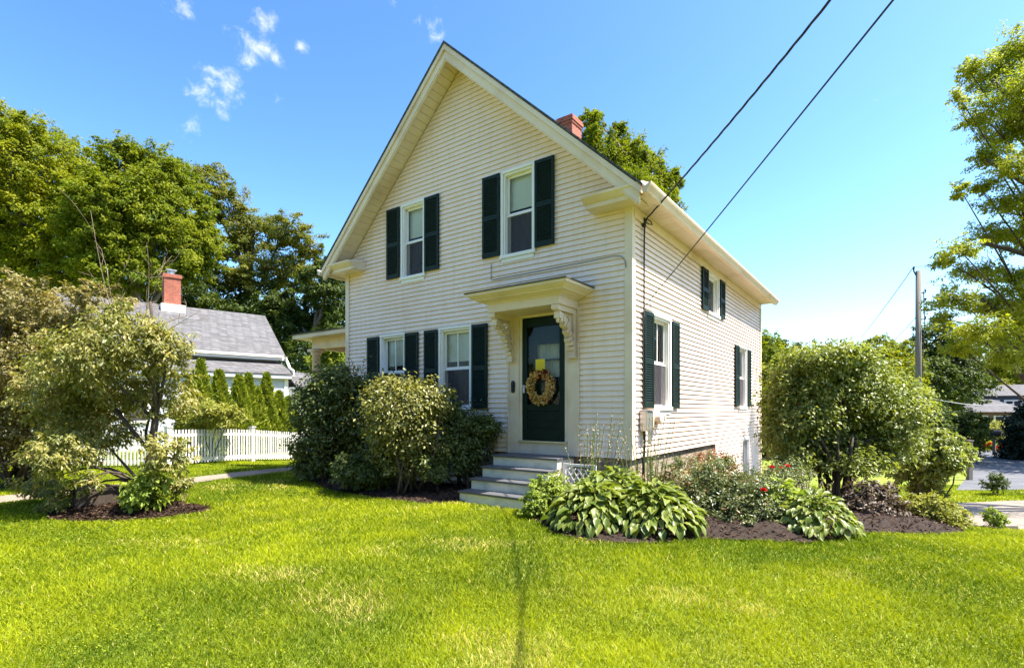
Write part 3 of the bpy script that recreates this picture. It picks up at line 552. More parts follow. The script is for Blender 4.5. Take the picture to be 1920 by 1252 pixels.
mb = MB(); pr = [(-2.125, 1.71), (-2.075, 1.71), (-2.062, 1.74), (-2.062, 1.87), (-2.08, 1.91), (-2.12, 1.91), (-2.138, 1.87), (-2.138, 1.74)]; mb.prism(pr, -.062, -.0405, lambda p, q, h: (p, h, q)); mb.box(-2.112, -2.088, -.075, -.0625, 1.77, 1.85); mb.build('door_bell', M['black'], house, bevel=.004)
# hood over the door, with scroll brackets
x0, x1 = -2.47, -.602; fx0, fx1 = -2.21, -.86
mb = MB()
def frust(a, b, z0, z1):                                               # a,b = (x0,x1,y)
    mb.add([(a[0], a[2], z0), (a[1], a[2], z0), (a[1], -.018, z0), (a[0], -.018, z0), (b[0], b[2], z1), (b[1], b[2], z1), (b[1], -.018, z1), (b[0], -.018, z1)], [(3, 2, 1, 0), (4, 5, 6, 7), (0, 1, 5, 4), (1, 2, 6, 5), (2, 3, 7, 6), (3, 0, 4, 7)])
frust((fx0, fx1, -.60), (fx0, fx1, -.60), 2.985, 3.115); q = lambda k: (fx0-.26*k, fx1+.26*k, -.60-.245*k)
frust(q(.06), q(.10), 3.1155, 3.135); frust(q(.16), q(.45), 3.1355, 3.165); frust(q(.55), q(.62), 3.1655, 3.185); frust(q(.62), q(.96), 3.1855, 3.235); frust(q(.98), q(1.0), 3.2355, 3.275)
hood = mb.build('door_hood', M['aged'], house)
mb = MB(); a = (x0-.02, x1+.02, -.868); b = (x0+.35, x1-.35, -.25); frust(a, a, 3.2755, 3.292); frust(a, b, 3.2925, 3.40); mb.build('hood_roof', M['shingle'], hood)
def bracket(xc):
    mb = MB(); w = .052; e = lambda poly, a, b: mb.prism(poly, a, b, lambda p, q, h: (h, p, q))
    mb.box(xc-w, xc+w, -.115, -.0405, 2.27, 2.984); mb.box(xc-w, xc+w, -.58, -.116, 2.90, 2.984)             # wall leg, top leg
    mb.box(xc-w-.012, xc+w+.012, -.135, -.0402, 2.22, 2.269); mb.box(xc-w-.008, xc+w+.008, -.60, -.581, 2.915, 2.978)
    A = [(-.55+.0*i, 0) for i in range(0)]; cy, cz, r1, r0 = -.115-.44, 2.90-.56, .44, .36
    n = 9
    for i in range(n):                                                 # stepped scroll along the quarter curve
        a0 = math.radians(8+i*80/n); a1 = math.radians(8+(i+.86)*80/n); k = .03*(i % 2)
        P = [(cy+(r0-k)*math.cos(a0), cz+(r0-k)*1.25*math.sin(a0)), (cy+r1*math.cos(a0), cz+r1*1.25*math.sin(a0)), (cy+r1*math.cos(a1), cz+r1*1.25*math.sin(a1)), (cy+(r0-k)*math.cos(a1), cz+(r0-k)*1.25*math.sin(a1))]
        e(P, xc-w+.006*(i % 2), xc+w-.006*(i % 2))
    for i in range(6):                                                 # fan of spokes in the corner
        t = math.radians(12+i*13.5); mb.tube([(xc, -.125, 2.89), (xc, cy+.43*math.cos(math.radians(6+i*15.5)), cz+.43*1.25*math.sin(math.radians(6+i*15.5)))], .013, 5)
    mb.tube([(xc, -.50, 2.915), (xc, -.50, 2.84), (xc, -.50, 2.80), (xc, -.50, 2.77), (xc, -.50, 2.72)], [.02, .034, .018, .026, .006], 8)
    for z in (2.34, 2.44, 2.54): mb.box(xc-w-.004, xc+w+.004, -.155, -.1155, z, z+.055)
    return mb.build('bracket', M['aged'], house)
bracket(-2.13); bracket(-.94)
# porch on the left side
mb = MB(); ex0, ex1, ey0, ey1 = -HW-2.34, -HW-.03, .10, 6.0; zt = 3.17
mb.add([(ex0, ey0, zt), (ex1, ey0, zt), (ex1, ey1, zt), (ex0, ey1, zt), (ex0, ey0, zt+.09), (ex1, ey0, zt+.09), (ex1, ey1, zt+.09), (ex0, ey1, zt+.09)], [(3, 2, 1, 0), (0, 1, 5, 4), (2, 3, 7, 6), (3, 0, 4, 7)])
mb.box(ex0+.33, ex1-.001, ey0+.33, ey0+.47, 2.93, zt-.002); mb.box(ex0+.33, ex0+.47, ey0+.471, ey1-.3, 2.93, zt-.002); po = mb.build('side_porch', M['aged'], house)
mb = MB(); mb.add([(ex0-.03, ey0-.03, zt+.092), (ex1, ey0-.03, zt+.092), (ex1, ey1, zt+.092), (ex0-.03, ey1, zt+.092), (ex1, ey0+1.6, zt+.52), (ex1, ey1, zt+.52), (ex0-.03, ey0-.03, zt+.11), (ex1, ey0-.03, zt+.11)], [(0, 1, 7, 6), (6, 7, 4), (6, 4, 5, 3), (0, 6, 3)]); mb.build('porch_roof', M['nroof'], po)
for y in (.50, 3.0, 5.4):
    mb = MB(); xx = ex0+.40; mb.tube([(xx, y, .55), (xx, y, .65), (xx, y, .66), (xx, y, 1.6), (xx, y, 2.78), (xx, y, 2.79), (xx, y, 2.86)], [.14, .14, .115, .115, .095, .13, .13], 20); mb.box(xx-.15, xx+.15, y-.15, y+.15, 2.861, 2.929); mb.build('column', M['aged'], po, True)
mb = MB(); mb.box(ex0+.1, ex1-.001, ey0+.2, ey1, .38, .52); mb.box(ex0+.2, ex1-.001, ey0+.3, ey1, -.6, .379); mb.build('porch_floor', M['tread'], po)
mb = MB()
for i in range(2): mb.box(ex0-.32-.28*i, ex0+.099-.28*i if i == 0 else ex0-.321, .6, 2.2, -.5, .24-.17*i)
mb.build('porch_step', M['tread'], po)
# service equipment on the right wall
mb = MB(); mb.box(.022, .15, .26, .47, 1.10, 1.40); mb.box(.0215, .17, .25, .48, 1.401, 1.42); me_ = mb.build('meter_box', M['metal'], house, bevel=.012)
mb = MB(); mb.box(.022, .10, .62, .88, 1.14, 1.40); mb.tube([(.10, .75, 1.28), (.19, .75, 1.28), (.20, .75, 1.28)], [.085, .085, .06], 16); mb.tube([(.022, .98, 1.30), (.15, .98, 1.30), (.16, .98, 1.30)], [.06, .06, .04], 14); mb.build('meter_dial', M['aged'], me_, bevel=.004)
mb = MB(); mb.tube([(.06, .36, 1.10), (.06, .36, .95), (.055, .34, .6), (.05, .34, -.1)], .022, 8); mb.build('conduit', M['black'], me_)
mb = MB(); mb.tube([(.05, .40, 4.28), (.05, .38, 4.0), (.045, .385, 3.4), (.05, .37, 2.96), (.045, .35, 2.3), (.05, .36, 1.43)], .013, 6); mb.tube([(.06, .40, 4.27), (.10, .44, 4.24), (.12, .52, 4.25), (.09, .55, 4.31), (.07, .46, 4.33), (.06, .40, 4.27)], .009, 5); mb.box(.022, .06, .37, .43, 4.20, 4.33); mb.tube([(.05, .37, 2.98), (.09, .30, 2.82), (.05, .24, 2.7), (.05, .2, 2.45)], .006, 5); mb.tube([(.05, .38, 2.96), (.10, .52, 2.99), (.06, .6, 3.06)], .005, 5)
mb.build('service_drop', M['cable'], house)
mb = MB(); mb.tube([(-2.585, -.036, 3.97), (-2.585, -.036, 3.70), (-2.56, -.036, 3.685), (-1.6, -.036, 3.69), (-.9, -.036, 3.695), (-.26, -.038, 3.705), (-.13, -.042, 3.68), (-.07, -.045, 3.60), (-.06, -.046, 3.5)], .0075, 5); mb.build('wall_cable', M['cablegrey'], house)

# front steps, wreath, notice, lattice
st = empty('front_steps', hp(-1.53, -.6, 0), 'four grey treads on worn white risers below the dark green door', 'steps', rz=RZ)
for i in range(4):
    zt = .697-.165*i; y1 = -.045 if i == 0 else -.55-.25*(i-1)+.02; y0 = -.55-.25*i
    xa, xb = -.60-.02*i, .60
    mb = MB(); mb.box(xa-.02, xb+.02, y0+.6-.025, y1+.6, zt-.032, zt); mb.build('tread', M['tread'], st, bevel=.004)
    mb = MB(); mb.box(xa, xb, y0+.6+.002, y0+.6+.03, zt-.165+.001 if i < 3 else -.1, zt-.0325)
    for s in (xa, xb-.03): mb.box(s, s+.03, y0+.6+.031, y1+.6-.001, zt-.165 if i < 3 else -.1, zt-.0325)
    if i == 0:
        for s in (xa, xb-.03): mb.box(s, s+.03, y0+.631, y1+.599, -.1, zt-.166)
    mb.build('riser', M['riser'], st)
def flowerring(name, base, label):
    n = 900; a = R.uniform(0, 2*math.pi, n); r = .055*R.random(n)**.5; b = R.uniform(0, 2*math.pi, n); ww = .20+r*np.cos(b); P = np.stack([ww*np.cos(a)*.98, -.055-abs(r*np.sin(b))*1.2, ww*np.sin(a)*1.08+.02*np.abs(np.cos(a))], 1)
    D = np.stack([np.cos(a)*np.cos(b), -np.abs(np.sin(b))-.2, np.sin(a)*np.cos(b)], 1)+R.normal(size=(n, 3))*.5
    o = leaves(name, P, D, unit(R.normal(size=(n, 3))+[0, -1, 0]), .045, .034, np.where(R.random(n) < .14+.5*((np.cos(a-1.1) > .85)), 1, R.random(n)*.9), L['wreath'])
    o.location = base; o.rotation_euler = (0, 0, RZ); return tag(o, label, 'wreath')
flowerring('wreath', hp(-1.53, -.01, 1.78), 'wreath of tan and orange dried flowers hung on the dark green door')
mb = MB(); mb.prism([(-.09, -.10), (.09, -.10), (.085, .10), (-.09, .10)], -.001, .001, lambda p, q, h: (p, h+.004*math.sin(p*20), q)); o = mb.build('paper_notice', M['paper']); o.location = hp(-1.575, -.011, 2.15); o.rotation_euler = (0, 0, RZ); tag(o, 'yellow paper notice on the door glass just above the wreath', 'notice')
la = empty('lattice_panel', hp(-.62, -.42, 0), 'small white diamond lattice panel beside the front steps', 'lattice', rz=RZ)
mb = MB(); mb.box(-.27, -.235, -.012, .012, .0, .62); mb.box(.235, .27, -.012, .012, .0, .62); mb.box(-.234, .234, -.012, .012, .585, .62); mb.build('frame', M['white'], la)
mb = MB()
for s in (-1, 1):
    for c in np.arange(-.45, .46, .10):
        pts = []
        for t in np.linspace(-.6, .6, 25):
            x, z = c+t*.7071, .3+s*t
            if abs(x) < .235 and .0 < z < .585: pts.append((x, s*.006, z))
        if len(pts) > 1: a, b = pts[0], pts[-1]; mb.tube([a, b], .013, 4)
mb.build('slat', M['white'], la)

# overhead cables
def cable(name, a, b, ext, r, label, sag):
    a = np.array(a); b = np.array(b); n = 60; P = []
    for i in range(n+1):
        t = ext*i/n; p = a+(b-a)*t; p[2] += -sag*4*t/ext*(1-t/ext)+sag*4*(1/ext)*(1-1/ext)*t; P.append(p)
    mb = MB(); mb.tube(P, r, 6)
    return tag(mb.build(name, M['cable'], None, True), label, 'cable')
def sunlit_point(u, v, X):
    """where the ray through this pixel crosses the sheet of sunlight that lands on the lawn along x = X (its shadow line)"""
    k = np.array([(u-CX)/FPX, 1, (HZ-v)/FPX]); tz = math.tan(EL)                      # cam-relative: W*k - d*s = ground
    A = np.array([[k[0], -SUNH[0]], [k[2], -tz]]); s = np.linalg.solve(A, [X, -CAMH-.01]); return k*s[0]+[0, 0, CAMH]
b1 = sunlit_point(1557, 0, .0); a1 = hp(.05, .40, 4.29)
g3 = np.array([.0, 1.2, 0.0]); c1 = g3+SUND*((b1[2]+.25)/SUND[2]); l1 = np.linalg.norm(b1-a1); l2 = l1+np.linalg.norm(c1-b1); CP = []
for i in range(121):
    t = l2*i/120; CP.append(a1*(t-l1)*(t-l2)/(l1*l2)+b1*t*(t-l2)/(l1*(l1-l2))+c1*t*(t-l1)/(l2*(l2-l1)))
CP = np.array(CP); mb = MB(); dd = unit(np.gradient(CP, axis=0)); uu = unit(np.cross(dd, np.array([0, 0, 1.0]))); vv = np.cross(uu, dd); tt = np.linspace(0, 120, 420)
ip = lambda A: np.stack([np.interp(tt, np.arange(121), A[:, q]) for q in range(3)], 1)
for k in range(3): ph = tt*.55+k*2.094; mb.tube(ip(CP)+ip(uu)*(np.cos(ph)*.0068)[:, None]+ip(vv)*(np.sin(ph)*.0068)[:, None], .0066, 5)
tag(mb.build('service_cable', M['cable'], None, True), 'thick twisted black cable running from the eave corner overhead', 'cable')
a2 = hp(.05, .37, 2.97); b2 = at(1675, 0, 2.72); cable('telephone_cable', a2, b2, 2.4, .0062, 'thin straight black cable running overhead from the side wall', .04)

# ------------------------------------------------------------------ garden
def tz(x, y): return float(T(x, y))
def gb(x, y): return np.array([x, y, tz(x, y)])
def sph(x, y, z, r, ry=None, rz=None): return (x, y, z, r, ry or r, rz or r)
# rhododendrons in front of the house
shrub('rhododendron', gb(-3.5, 10.25), px_blobs([(630,780,66,68),(600,830,45,55),(655,740,50,42),(690,785,42,55),(625,715,50,26),(590,760,30,40),(660,850,50,40),(580,870,25,28),(570,740,18,18),(690,720,22,16),(560,790,12,14),(640,700,10,14),(720,712,12,10),(555,840,12,14)], 10.2, .9, .45), 19000, .085, L['rhodo'], 'tall dark green rhododendron at the left end of the front wall', 'rhododendrons along the front wall', rs=.025, clump=.52, cl=70, inner=.4)
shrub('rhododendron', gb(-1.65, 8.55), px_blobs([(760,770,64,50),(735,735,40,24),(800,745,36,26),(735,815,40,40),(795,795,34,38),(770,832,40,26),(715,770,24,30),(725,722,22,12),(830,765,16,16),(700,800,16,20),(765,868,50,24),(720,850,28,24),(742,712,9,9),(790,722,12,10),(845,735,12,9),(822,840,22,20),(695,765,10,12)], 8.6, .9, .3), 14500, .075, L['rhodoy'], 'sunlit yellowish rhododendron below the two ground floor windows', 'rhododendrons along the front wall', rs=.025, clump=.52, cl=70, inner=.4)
shrub('rhododendron', gb(-.80, 8.85), px_blobs([(868,810,48,40),(905,805,26,24),(845,850,38,34),(880,855,26,30),(845,782,34,22),(922,798,16,10),(800,850,30,28),(850,765,16,12)], 8.85, .9, .25), 10500, .07, L['rhodo'], 'green rhododendron between the yellowish one and the front steps', 'rhododendrons along the front wall', rs=.02, clump=.52, cl=70, inner=.4)
shrub('rhododendron', gb(-2.35, 8.85), px_blobs([(680,882,40,28),(705,890,28,22),(648,880,26,24),(730,872,24,20)], 8.75, .9, .1), 8000, .07, L['rhodo'], 'low dark rhododendron at the foot of the tall dark one', 'rhododendrons along the front wall', rs=.015, clump=.36, cl=60)
shrub('low_shrub', gb(-1.25, 8.5), px_blobs([(810,880,20,18),(822,892,14,12),(795,866,14,14)], 8.3, .9, .05), 1300, .065, L['rhodo'], 'small green sprig shrub on dark mulch under the yellowish rhododendron', rs=.01, stems=4, clump=.4, cl=24)

# hostas and border plants
def hosta(name, x, y, r, h, n, label, group, ll=.14, m='hosta'):
    base = gb(x, y)+np.array([0, 0, .05]); root = empty(name, base, label, 'hosta', group)
    V = []; Fq = []; tn = []; k = 6; ws = np.array([.10, .66, 1.0, .86, .48, .03])
    for i in range(n):
        a = R.uniform(0, 2*math.pi); e = R.random()**.62; lr = r*(.05+.72*e)*(.88+.24*R.random()); lz = h*(1.02-.86*e**1.9)*(.85+.3*R.random())
        l = ll*(.7+.6*R.random()); w = l*(.50+.14*R.random()); a2 = a+R.normal()*.35; o = np.array([math.cos(a2), math.sin(a2), 0]); ra = np.array([math.cos(a), math.sin(a), 0]); s = np.array([-o[1], o[0], 0]); tl = R.normal()*.4; s = s*math.cos(tl)+np.array([0, 0, math.sin(tl)]); s /= np.linalg.norm(s)
        pit = .75-1.25*e+R.normal()*.2; p = ra*lr+np.array([0, 0, lz]); b0 = len(V)
        for j in range(k):
            hw_ = w/2*ws[j]; nrm = np.cross(o, s)*(1 if np.cross(o, s)[2] > 0 else -1); cup = nrm*hw_*.38; wob = nrm*.007*math.sin(j*2.1+i)
            V += [p+s*hw_+cup+wob, p+s*hw_*.5+cup*.2, p, p-s*hw_*.5+cup*.2, p-s*hw_+cup-wob]
            pit -= .10+.10*R.random(); p = p+(o*math.cos(pit)+np.array([0, 0, math.sin(pit)]))*l/(k-1)
        t = np.clip(R.random()*.8+.1*R.normal(), 0, 1)
        for j in range(k-1):
            for c in range(4): q = b0+j*5+c; Fq.append((q, q+1, q+6, q+5)); tn.append(np.clip(t+.13*(1 if c in (0, 3) else -1), 0, 1))
    link('foliage', np_mesh('foliage', np.array(V), np.array(Fq), np.array(tn), True), L[m], root)
    mb = MB()
    for i in range(26):
        a = R.uniform(0, 2*math.pi); e = R.random(); mb.tube([(0, 0, -.05), (math.cos(a)*r*.2*e, math.sin(a)*r*.2*e, h*.5), (math.cos(a)*r*.6*e, math.sin(a)*r*.6*e, h*(.9-.3*e))], [.006, .005, .004], 4)
    mb.build('stem', L['lightgreen'], root)
    return root
HG = 'broad leaved hostas in the border'
hosta('hosta', .97, 6.20, .66, .42, 560, 'large hosta nearest the front steps in the mulch border', HG)
hosta('hosta', 1.63, 6.06, .68, .42, 580, 'large hosta filling the front edge of the border below the house corner', HG)
hosta('hosta', 1.33, 6.75, .72, .50, 460, 'tall hosta at the back of the hosta clump under the corner board', HG)
hosta('hosta', 3.42, 5.92, .52, .34, 420, 'smaller hosta apart from the others at the far end of the mulch bank', HG, .105)
hosta('hosta', 3.22, 6.35, .42, .44, 280, 'pale upright hosta behind the smaller one beside the rose bushes', HG, .10, 'lightgreen')
def spikes(name, x, y, n, h, spread, label, mt='plume', m2='lightgreen', bell=.02, grp=None):
    base = gb(x, y); root = empty(name, base, label, 'flowers', grp); mb = MB(); P = []; D = []
    for i in range(n):
        a = R.uniform(0, 2*math.pi); e = spread*R.random(); t = np.array([math.cos(a)*e, math.sin(a)*e, 0]); hh = h*(.7+.4*R.random()); tip = np.array([t[0]*1.6+R.normal()*.04, t[1]*1.6, hh]); mid = np.array([t[0]*1.1, t[1]*1.1, hh*.55])
        mb.tube([t*.5, mid, tip], [.006, .005, .003], 4)
        for k in range(18):
            f = .55+.45*R.random(); p = mid+(tip-mid)*((f-.5)*2); P.append(p); D.append(R.normal(size=3)*.7+np.array([0, 0, -.4]))
    mb.build('stem', L[m2], root); P = np.array(P); leaves('blossoms', P, np.array(D), unit(R.normal(size=(len(P), 3))), bell*1.4, bell*.7, R.random(len(P)), L[mt], root)
    return root
spikes('flower_spikes', 1.05, 6.95, 18, 1.25, .30, 'tall pale flower stalks rising behind the hostas between door and corner')
spikes('flower_spikes', 1.80, 6.95, 20, 1.22, .32, 'thin whitish flower stalks in front of the electric meter at the house corner')
spikes('flower_spikes', 4.10, 7.3, 12, .62, .22, 'short white drooping flower stalks at the foot of the big round shrub')
shrub('sedum', gb(.42, 6.85), [sph(.38,6.85,.30,.24,.22,.24), sph(.55,6.95,.36,.20,.2,.22), sph(.30,6.7,.18,.18,.16,.16), sph(.62,6.75,.2,.18,.16,.16)], 4200, .055, L['lightgreen'], 'bright light green leafy perennial against the right side of the steps', rs=.007, stems=14, clump=.3, cl=30, cat='plant')
shrub('astilbe', gb(2.35, 7.55), [sph(2.1,7.45,.28,.30,.25,.22), sph(2.45,7.5,.38,.32,.25,.22), sph(2.85,7.6,.50,.30,.25,.18), sph(2.5,7.4,.18,.45,.25,.2)], 6200, .055, L['astilbe'], 'bush of faded cream and pink flower plumes by the stone foundation', rs=.006, stems=22, clump=.28, cl=40, wr=.35, up=.2, droop=-.5)
shrub('barberry', gb(3.0, 7.95), [sph(2.85,7.85,.40,.28,.25,.28), sph(3.1,8.05,.54,.28,.25,.26), sph(3.2,7.95,.35,.25,.22,.26)], 5200, .05, L['pinkleaf'], 'reddish leaved bush in front of the stone foundation opening', rs=.008, stems=12, clump=.3, cl=36)
def blooms(root, base, pts, r=.032):
    for p in pts:
        n = 34; d = unit(R.normal(size=(n, 3))); d[:, 2] = abs(d[:, 2])*.8; P = np.array(p)+d*r*.25
        o = leaves('bloom', P-base, d, unit(R.normal(size=(n, 3))), r*1.1, r*1.0, R.random(n), L['red'], root)
for x, y, bl, n, lab, fl in ((2.4, 6.65, [sph(2.3,6.5,.22,.36,.3,.30), sph(2.6,6.75,.44,.32,.28,.28), sph(2.2,6.85,.55,.28,.25,.28), sph(2.65,6.9,.62,.26,.24,.22), sph(2.6,6.4,.14,.3,.24,.2), sph(2.2,6.25,.10,.24,.2,.16)], 7600, 'rose bush with two small red blooms between the hosta clump and basement wall', [at(1353,886,7.1), at(1357,900,7.0), at(1350,893,7.2)]),
                         (2.85, 6.3, [sph(2.75,6.2,.18,.36,.3,.28), sph(3.0,6.45,.38,.34,.28,.28), sph(3.05,6.15,.12,.3,.25,.22), sph(2.7,6.45,.42,.22,.2,.22), sph(2.6,6.0,.06,.24,.2,.16)], 8200, 'dense dark rose bush with one red bloom on the mulch bank', [at(1432,919,6.05)]),
                         (4.05, 8.0, [sph(3.95,7.9,.28,.40,.35,.36), sph(4.25,8.05,.34,.34,.3,.32), sph(3.75,8.1,.22,.3,.3,.3)], 5200, 'rose bush with red blooms beside the round shrub trunk', [at(1447,876,7.7), at(1476,874,7.7), at(1466,878,7.8), at(1420,905,7.5)])):
    b = gb(x, y); r = shrub('rose_bush', b, bl, n, .045, L['rose'], lab, 'rose bushes in the border', rs=.008, stems=12, clump=.3, cl=44, cat='rose bush'); blooms(r, b, fl)
shrub('ornamental_grass', gb(3.28, 5.85), [sph(3.28,5.85,.06,.22,.12,.06)], 260, .22, L['gold'], 'thin tuft of straw coloured grass lying on the mulch bank', rs=.004, stems=3, clump=.5, cl=14, wr=.04, droop=.2, cat='grass tuft')
# the large round shrub and its neighbours
tree('viburnum', gb(5.55, 9.1), px_blobs([(1560,720,70,62),(1500,760,58,66),(1630,740,62,58),(1480,700,36,45),(1600,690,50,38),(1690,790,46,46),(1540,810,66,46),(1640,820,56,40),(1462,800,28,50),(1580,664,36,22),(1712,750,30,30),(1520,682,32,28),(1490,835,45,35),(1590,840,50,30),(1670,845,40,30),(1555,655,14,14),(1620,668,18,16),(1448,740,14,26),(1545,862,50,22),(1610,868,50,24),(1480,862,36,22)], 9.2, 1.0, .5), 34000, .085, L['viburnum'], 'large round leafy shrub with several stems beside the far corner of the house', 'shrub', None, .07, 'darkbark', 4, (5.6, 9.1, 1.4), clump=.44, cl=90, inner=.3, flat=.8)
mb = MB(); rb = gb(5.55, 9.1)
for k in range(9): a = k*.75; mb.tube(bent(rb+[math.cos(a)*.16, math.sin(a)*.16, -.1], rb+[math.cos(a)*(.22+.2*R.random()), math.sin(a)*.25, 1.25], 5, .05), [.04, .038, .033, .03, .025, .02], 6)
mb.v = [tuple(np.array(p)-rb) for p in mb.v]
mb.build('stem', M['darkbark'], [o for o in COL.objects if o.name == 'viburnum'][0], True)
shrub('dogwood_shrub', gb(8.05, 10.4), px_blobs([(1750,860,45,35),(1720,890,35,35),(1780,850,35,25),(1760,830,35,25),(1700,850,30,30),(1740,910,22,24)], 10.3, 1.0, .3), 8500, .10, L['viburnum'], 'spreading green shrub right of the large round one above the driveway', rs=.02, clump=.3, cl=50)
shrub('weigela', gb(4.75, 7.35), px_blobs([(1640,950,48,38),(1605,965,34,32),(1675,970,30,28),(1625,922,30,24),(1660,925,24,18)], 7.3, 1.0, .2), 5200, .07, L['purple'], 'dark purple leaved bush at the right of the mulch border', rs=.01, clump=.3, cl=36)
shrub('spirea', gb(5.55, 7.35), px_blobs([(1730,958,44,28),(1765,978,38,24),(1700,978,30,24),(1785,962,24,18),(1745,945,24,16)], 7.3, 1.0, .2), 5600, .055, L['gold'], 'low yellow green bush ending the mulch border beside the driveway', rs=.007, clump=.3, cl=40)
shrub('seedling_bush', gb(6.75, 7.45), px_blobs([(1864,968,14,14),(1872,978,12,8)], 7.45, 1.0, .03), 700, .05, L['lightgreen'], 'tiny pale green bush alone at the lawn edge by the driveway', rs=.005, stems=6, clump=.4, cl=14)
shrub('boxwood', gb(13.8, 15.0), [sph(13.7,15.0,-.62,.26,.24,.24), sph(13.9,15.05,-.68,.2,.2,.18)], 1300, .07, L['dark'], 'small dark round bush on the strip between road and driveway', rs=.012, stems=6, clump=.3, cl=30)
# left: small tree with weeping branches and bare twigs
dg = tree('dogwood_tree', gb(-5.12, 7.2), px_blobs([(235,640,85,55),(140,670,80,50),(190,730,85,55),(300,650,55,45),(310,735,55,50),(95,740,60,55),(175,805,80,45),(105,850,60,42),(75,905,38,30),(110,935,32,28),(310,850,42,42),(335,905,26,26),(225,590,36,26),(140,925,26,22),(205,925,22,18),(165,900,26,18)], 7.15, 1.0, .55), 20500, .08, L['dogwood'], 'small weeping tree with bare top twigs standing on a round mulch bed', 'tree', None, .065, 'darkbark', 3, (-4.95, 7.2, 2.9), clump=.30, cl=52, inner=.35, droop=.9, wr=.42, lift=-.1)
mb = MB(); b0 = gb(-5.12, 7.2)
for (u0, v0, u1, v1) in ((250,700,170,395),(255,680,275,455),(240,640,310,480),(262,660,380,580),(275,620,365,590),(240,650,200,500)):
    a = at(u0, v0, 7.2); c = at(u1, v1, 7.2+R.normal()*.25); p = bent(a, c, 6, .05); mb.tube(p-b0, [.010, .008, .007, .0055, .0042, .003, .0015], 5)
    for k in range(7):
        j = random.randint(1, 5); e = p[j]+(c-a)*.18*R.random()+np.array([R.normal()*.26, R.normal()*.2, .06+.3*R.random()]); q = bent(p[j], e, 3, .08); mb.tube(q-b0, [.0034, .0028, .0022, .0014], 4)
        f = q[2]+np.array([R.normal()*.12, R.normal()*.1, .10*R.random()]); mb.tube(bent(q[2], f, 2, .05)-b0, [.003, .0025, .0012], 4)
mb.build('bare_twig', M['twig'], dg, True)
shrub('sucker_shoots', gb(-4.85, 6.95), px_blobs([(270,925,34,34),(262,960,26,22),(285,900,28,28),(240,960,20,14)], 6.95, 1.0, .1), 900, .11, L['lightgreen'], 'bright green leafy shoots at the foot of the small weeping tree', rs=.008, stems=9, clump=.4, cl=20, droop=.7, wr=.6)
mb = MB(); n = 14; pr = []
for k in range(n): a = 2*math.pi*k/n; pr.append((math.cos(a)*(.36+.06*math.sin(3*a)), math.sin(a)*(.24+.05*math.cos(4*a))))
sv = [(p*1.12, q*1.12, -.1) for p, q in pr]+[(p*.97, q*.97, .20+.02*math.sin(k*2)) for k, (p, q) in enumerate(pr)]+[(p*.90, q*.90, .33+.03*math.sin(k*1.7)) for k, (p, q) in enumerate(pr)]
mb.add(sv, [tuple(range(2*n, 3*n))]+[(r*n+i, r*n+(i+1) % n, (r+1)*n+(i+1) % n, (r+1)*n+i) for r in range(2) for i in range(n)]); o = mb.build('tree_stump', M['stump']); o.location = gb(-5.62, 7.15); tag(o, 'low dark tree stump on the round mulch bed left of the weeping tree', 'stump')
shrub('bronze_shrub', gb(-8.7, 9.3), px_blobs([(60,610,80,70),(140,590,65,55),(10,690,70,90),(100,700,85,75),(40,800,80,70),(150,760,60,60),(190,560,40,36),(20,560,50,50),(120,830,60,40),(-50,740,60,120)], 9.4, 1.0, .5), 46000, .075, L['brownbush'], 'tall olive bronze shrub at the left edge behind the small weeping tree', rs=.04, stems=14, clump=.28, cl=56, inner=.5)

# fence
pf = empty('picket_fence', gb(-8.3, 12.7), 'white picket fence between the lawn and the neighbouring grey roofed house', 'fence')
pb = gb(-8.3, 12.7); fps = [(-13.2, 12.5), (-8.3, 12.7), (-6.75, 16.9)]; pk = MB(); pks = []; posts = []
for (a, b) in zip(fps[:-1], fps[1:]):
    a = np.array(a); b = np.array(b); ln = np.linalg.norm(b-a); d = (b-a)/ln; nr = np.array([-d[1], d[0]]); 
    if nr[1] > 0: nr = -nr
    def obox(s0, s1, o0, o1, za, zb, mb):
        def P(s, o, z): p = a+d*s+nr*o; return (p[0]-pb[0], p[1]-pb[1], tz(*(a+d*s))+z-pb[2])
        mb.add([P(s0,o0,za),P(s1,o0,za),P(s1,o1,za),P(s0,o1,za),P(s0,o0,zb),P(s1,o0,zb),P(s1,o1,zb),P(s0,o1,zb)], [(3,2,1,0),(4,5,6,7),(0,1,5,4),(1,2,6,5),(2,3,7,6),(3,0,4,7)])
    k = int(ln/.088)
    for i in range(k):
        mb = MB(); s = .07+i*.088
        if s+.04 > ln-.05: break
        obox(s, s+.040, .021, .037, .06, .90, mb); pks.append((mb, min(a[1]+d[1]*s, 99)))
    for z0, z1 in ((.10, .19), (.74, .80)):
        mb = MB()
        for i in range(12): obox(.05+i*(ln-.1)/12, .05+(i+1)*(ln-.1)/12, -.02, .02, z0, z1, mb)
        mb.build('rail', M['white'], pf)
    for s in ([0.0, ln/2] if a[0] < -9 else [0.0, ln*.56, ln]):
        mb = MB(); obox(s-.055, s+.055, -.055, .055, -.1, .97, mb); obox(s-.075, s+.075, -.075, .075, .971, 1.0, mb); mb.build('post', M['white'], pf)
for mb, y in pks[-100:]: mb.build('picket', M['white'], pf)
rest = MB()
for mb, y in pks[:-100]: rest.add(mb.v, mb.f)
if rest.v: tag(rest.build('pickets', M['white'], pf), kind='stuff')
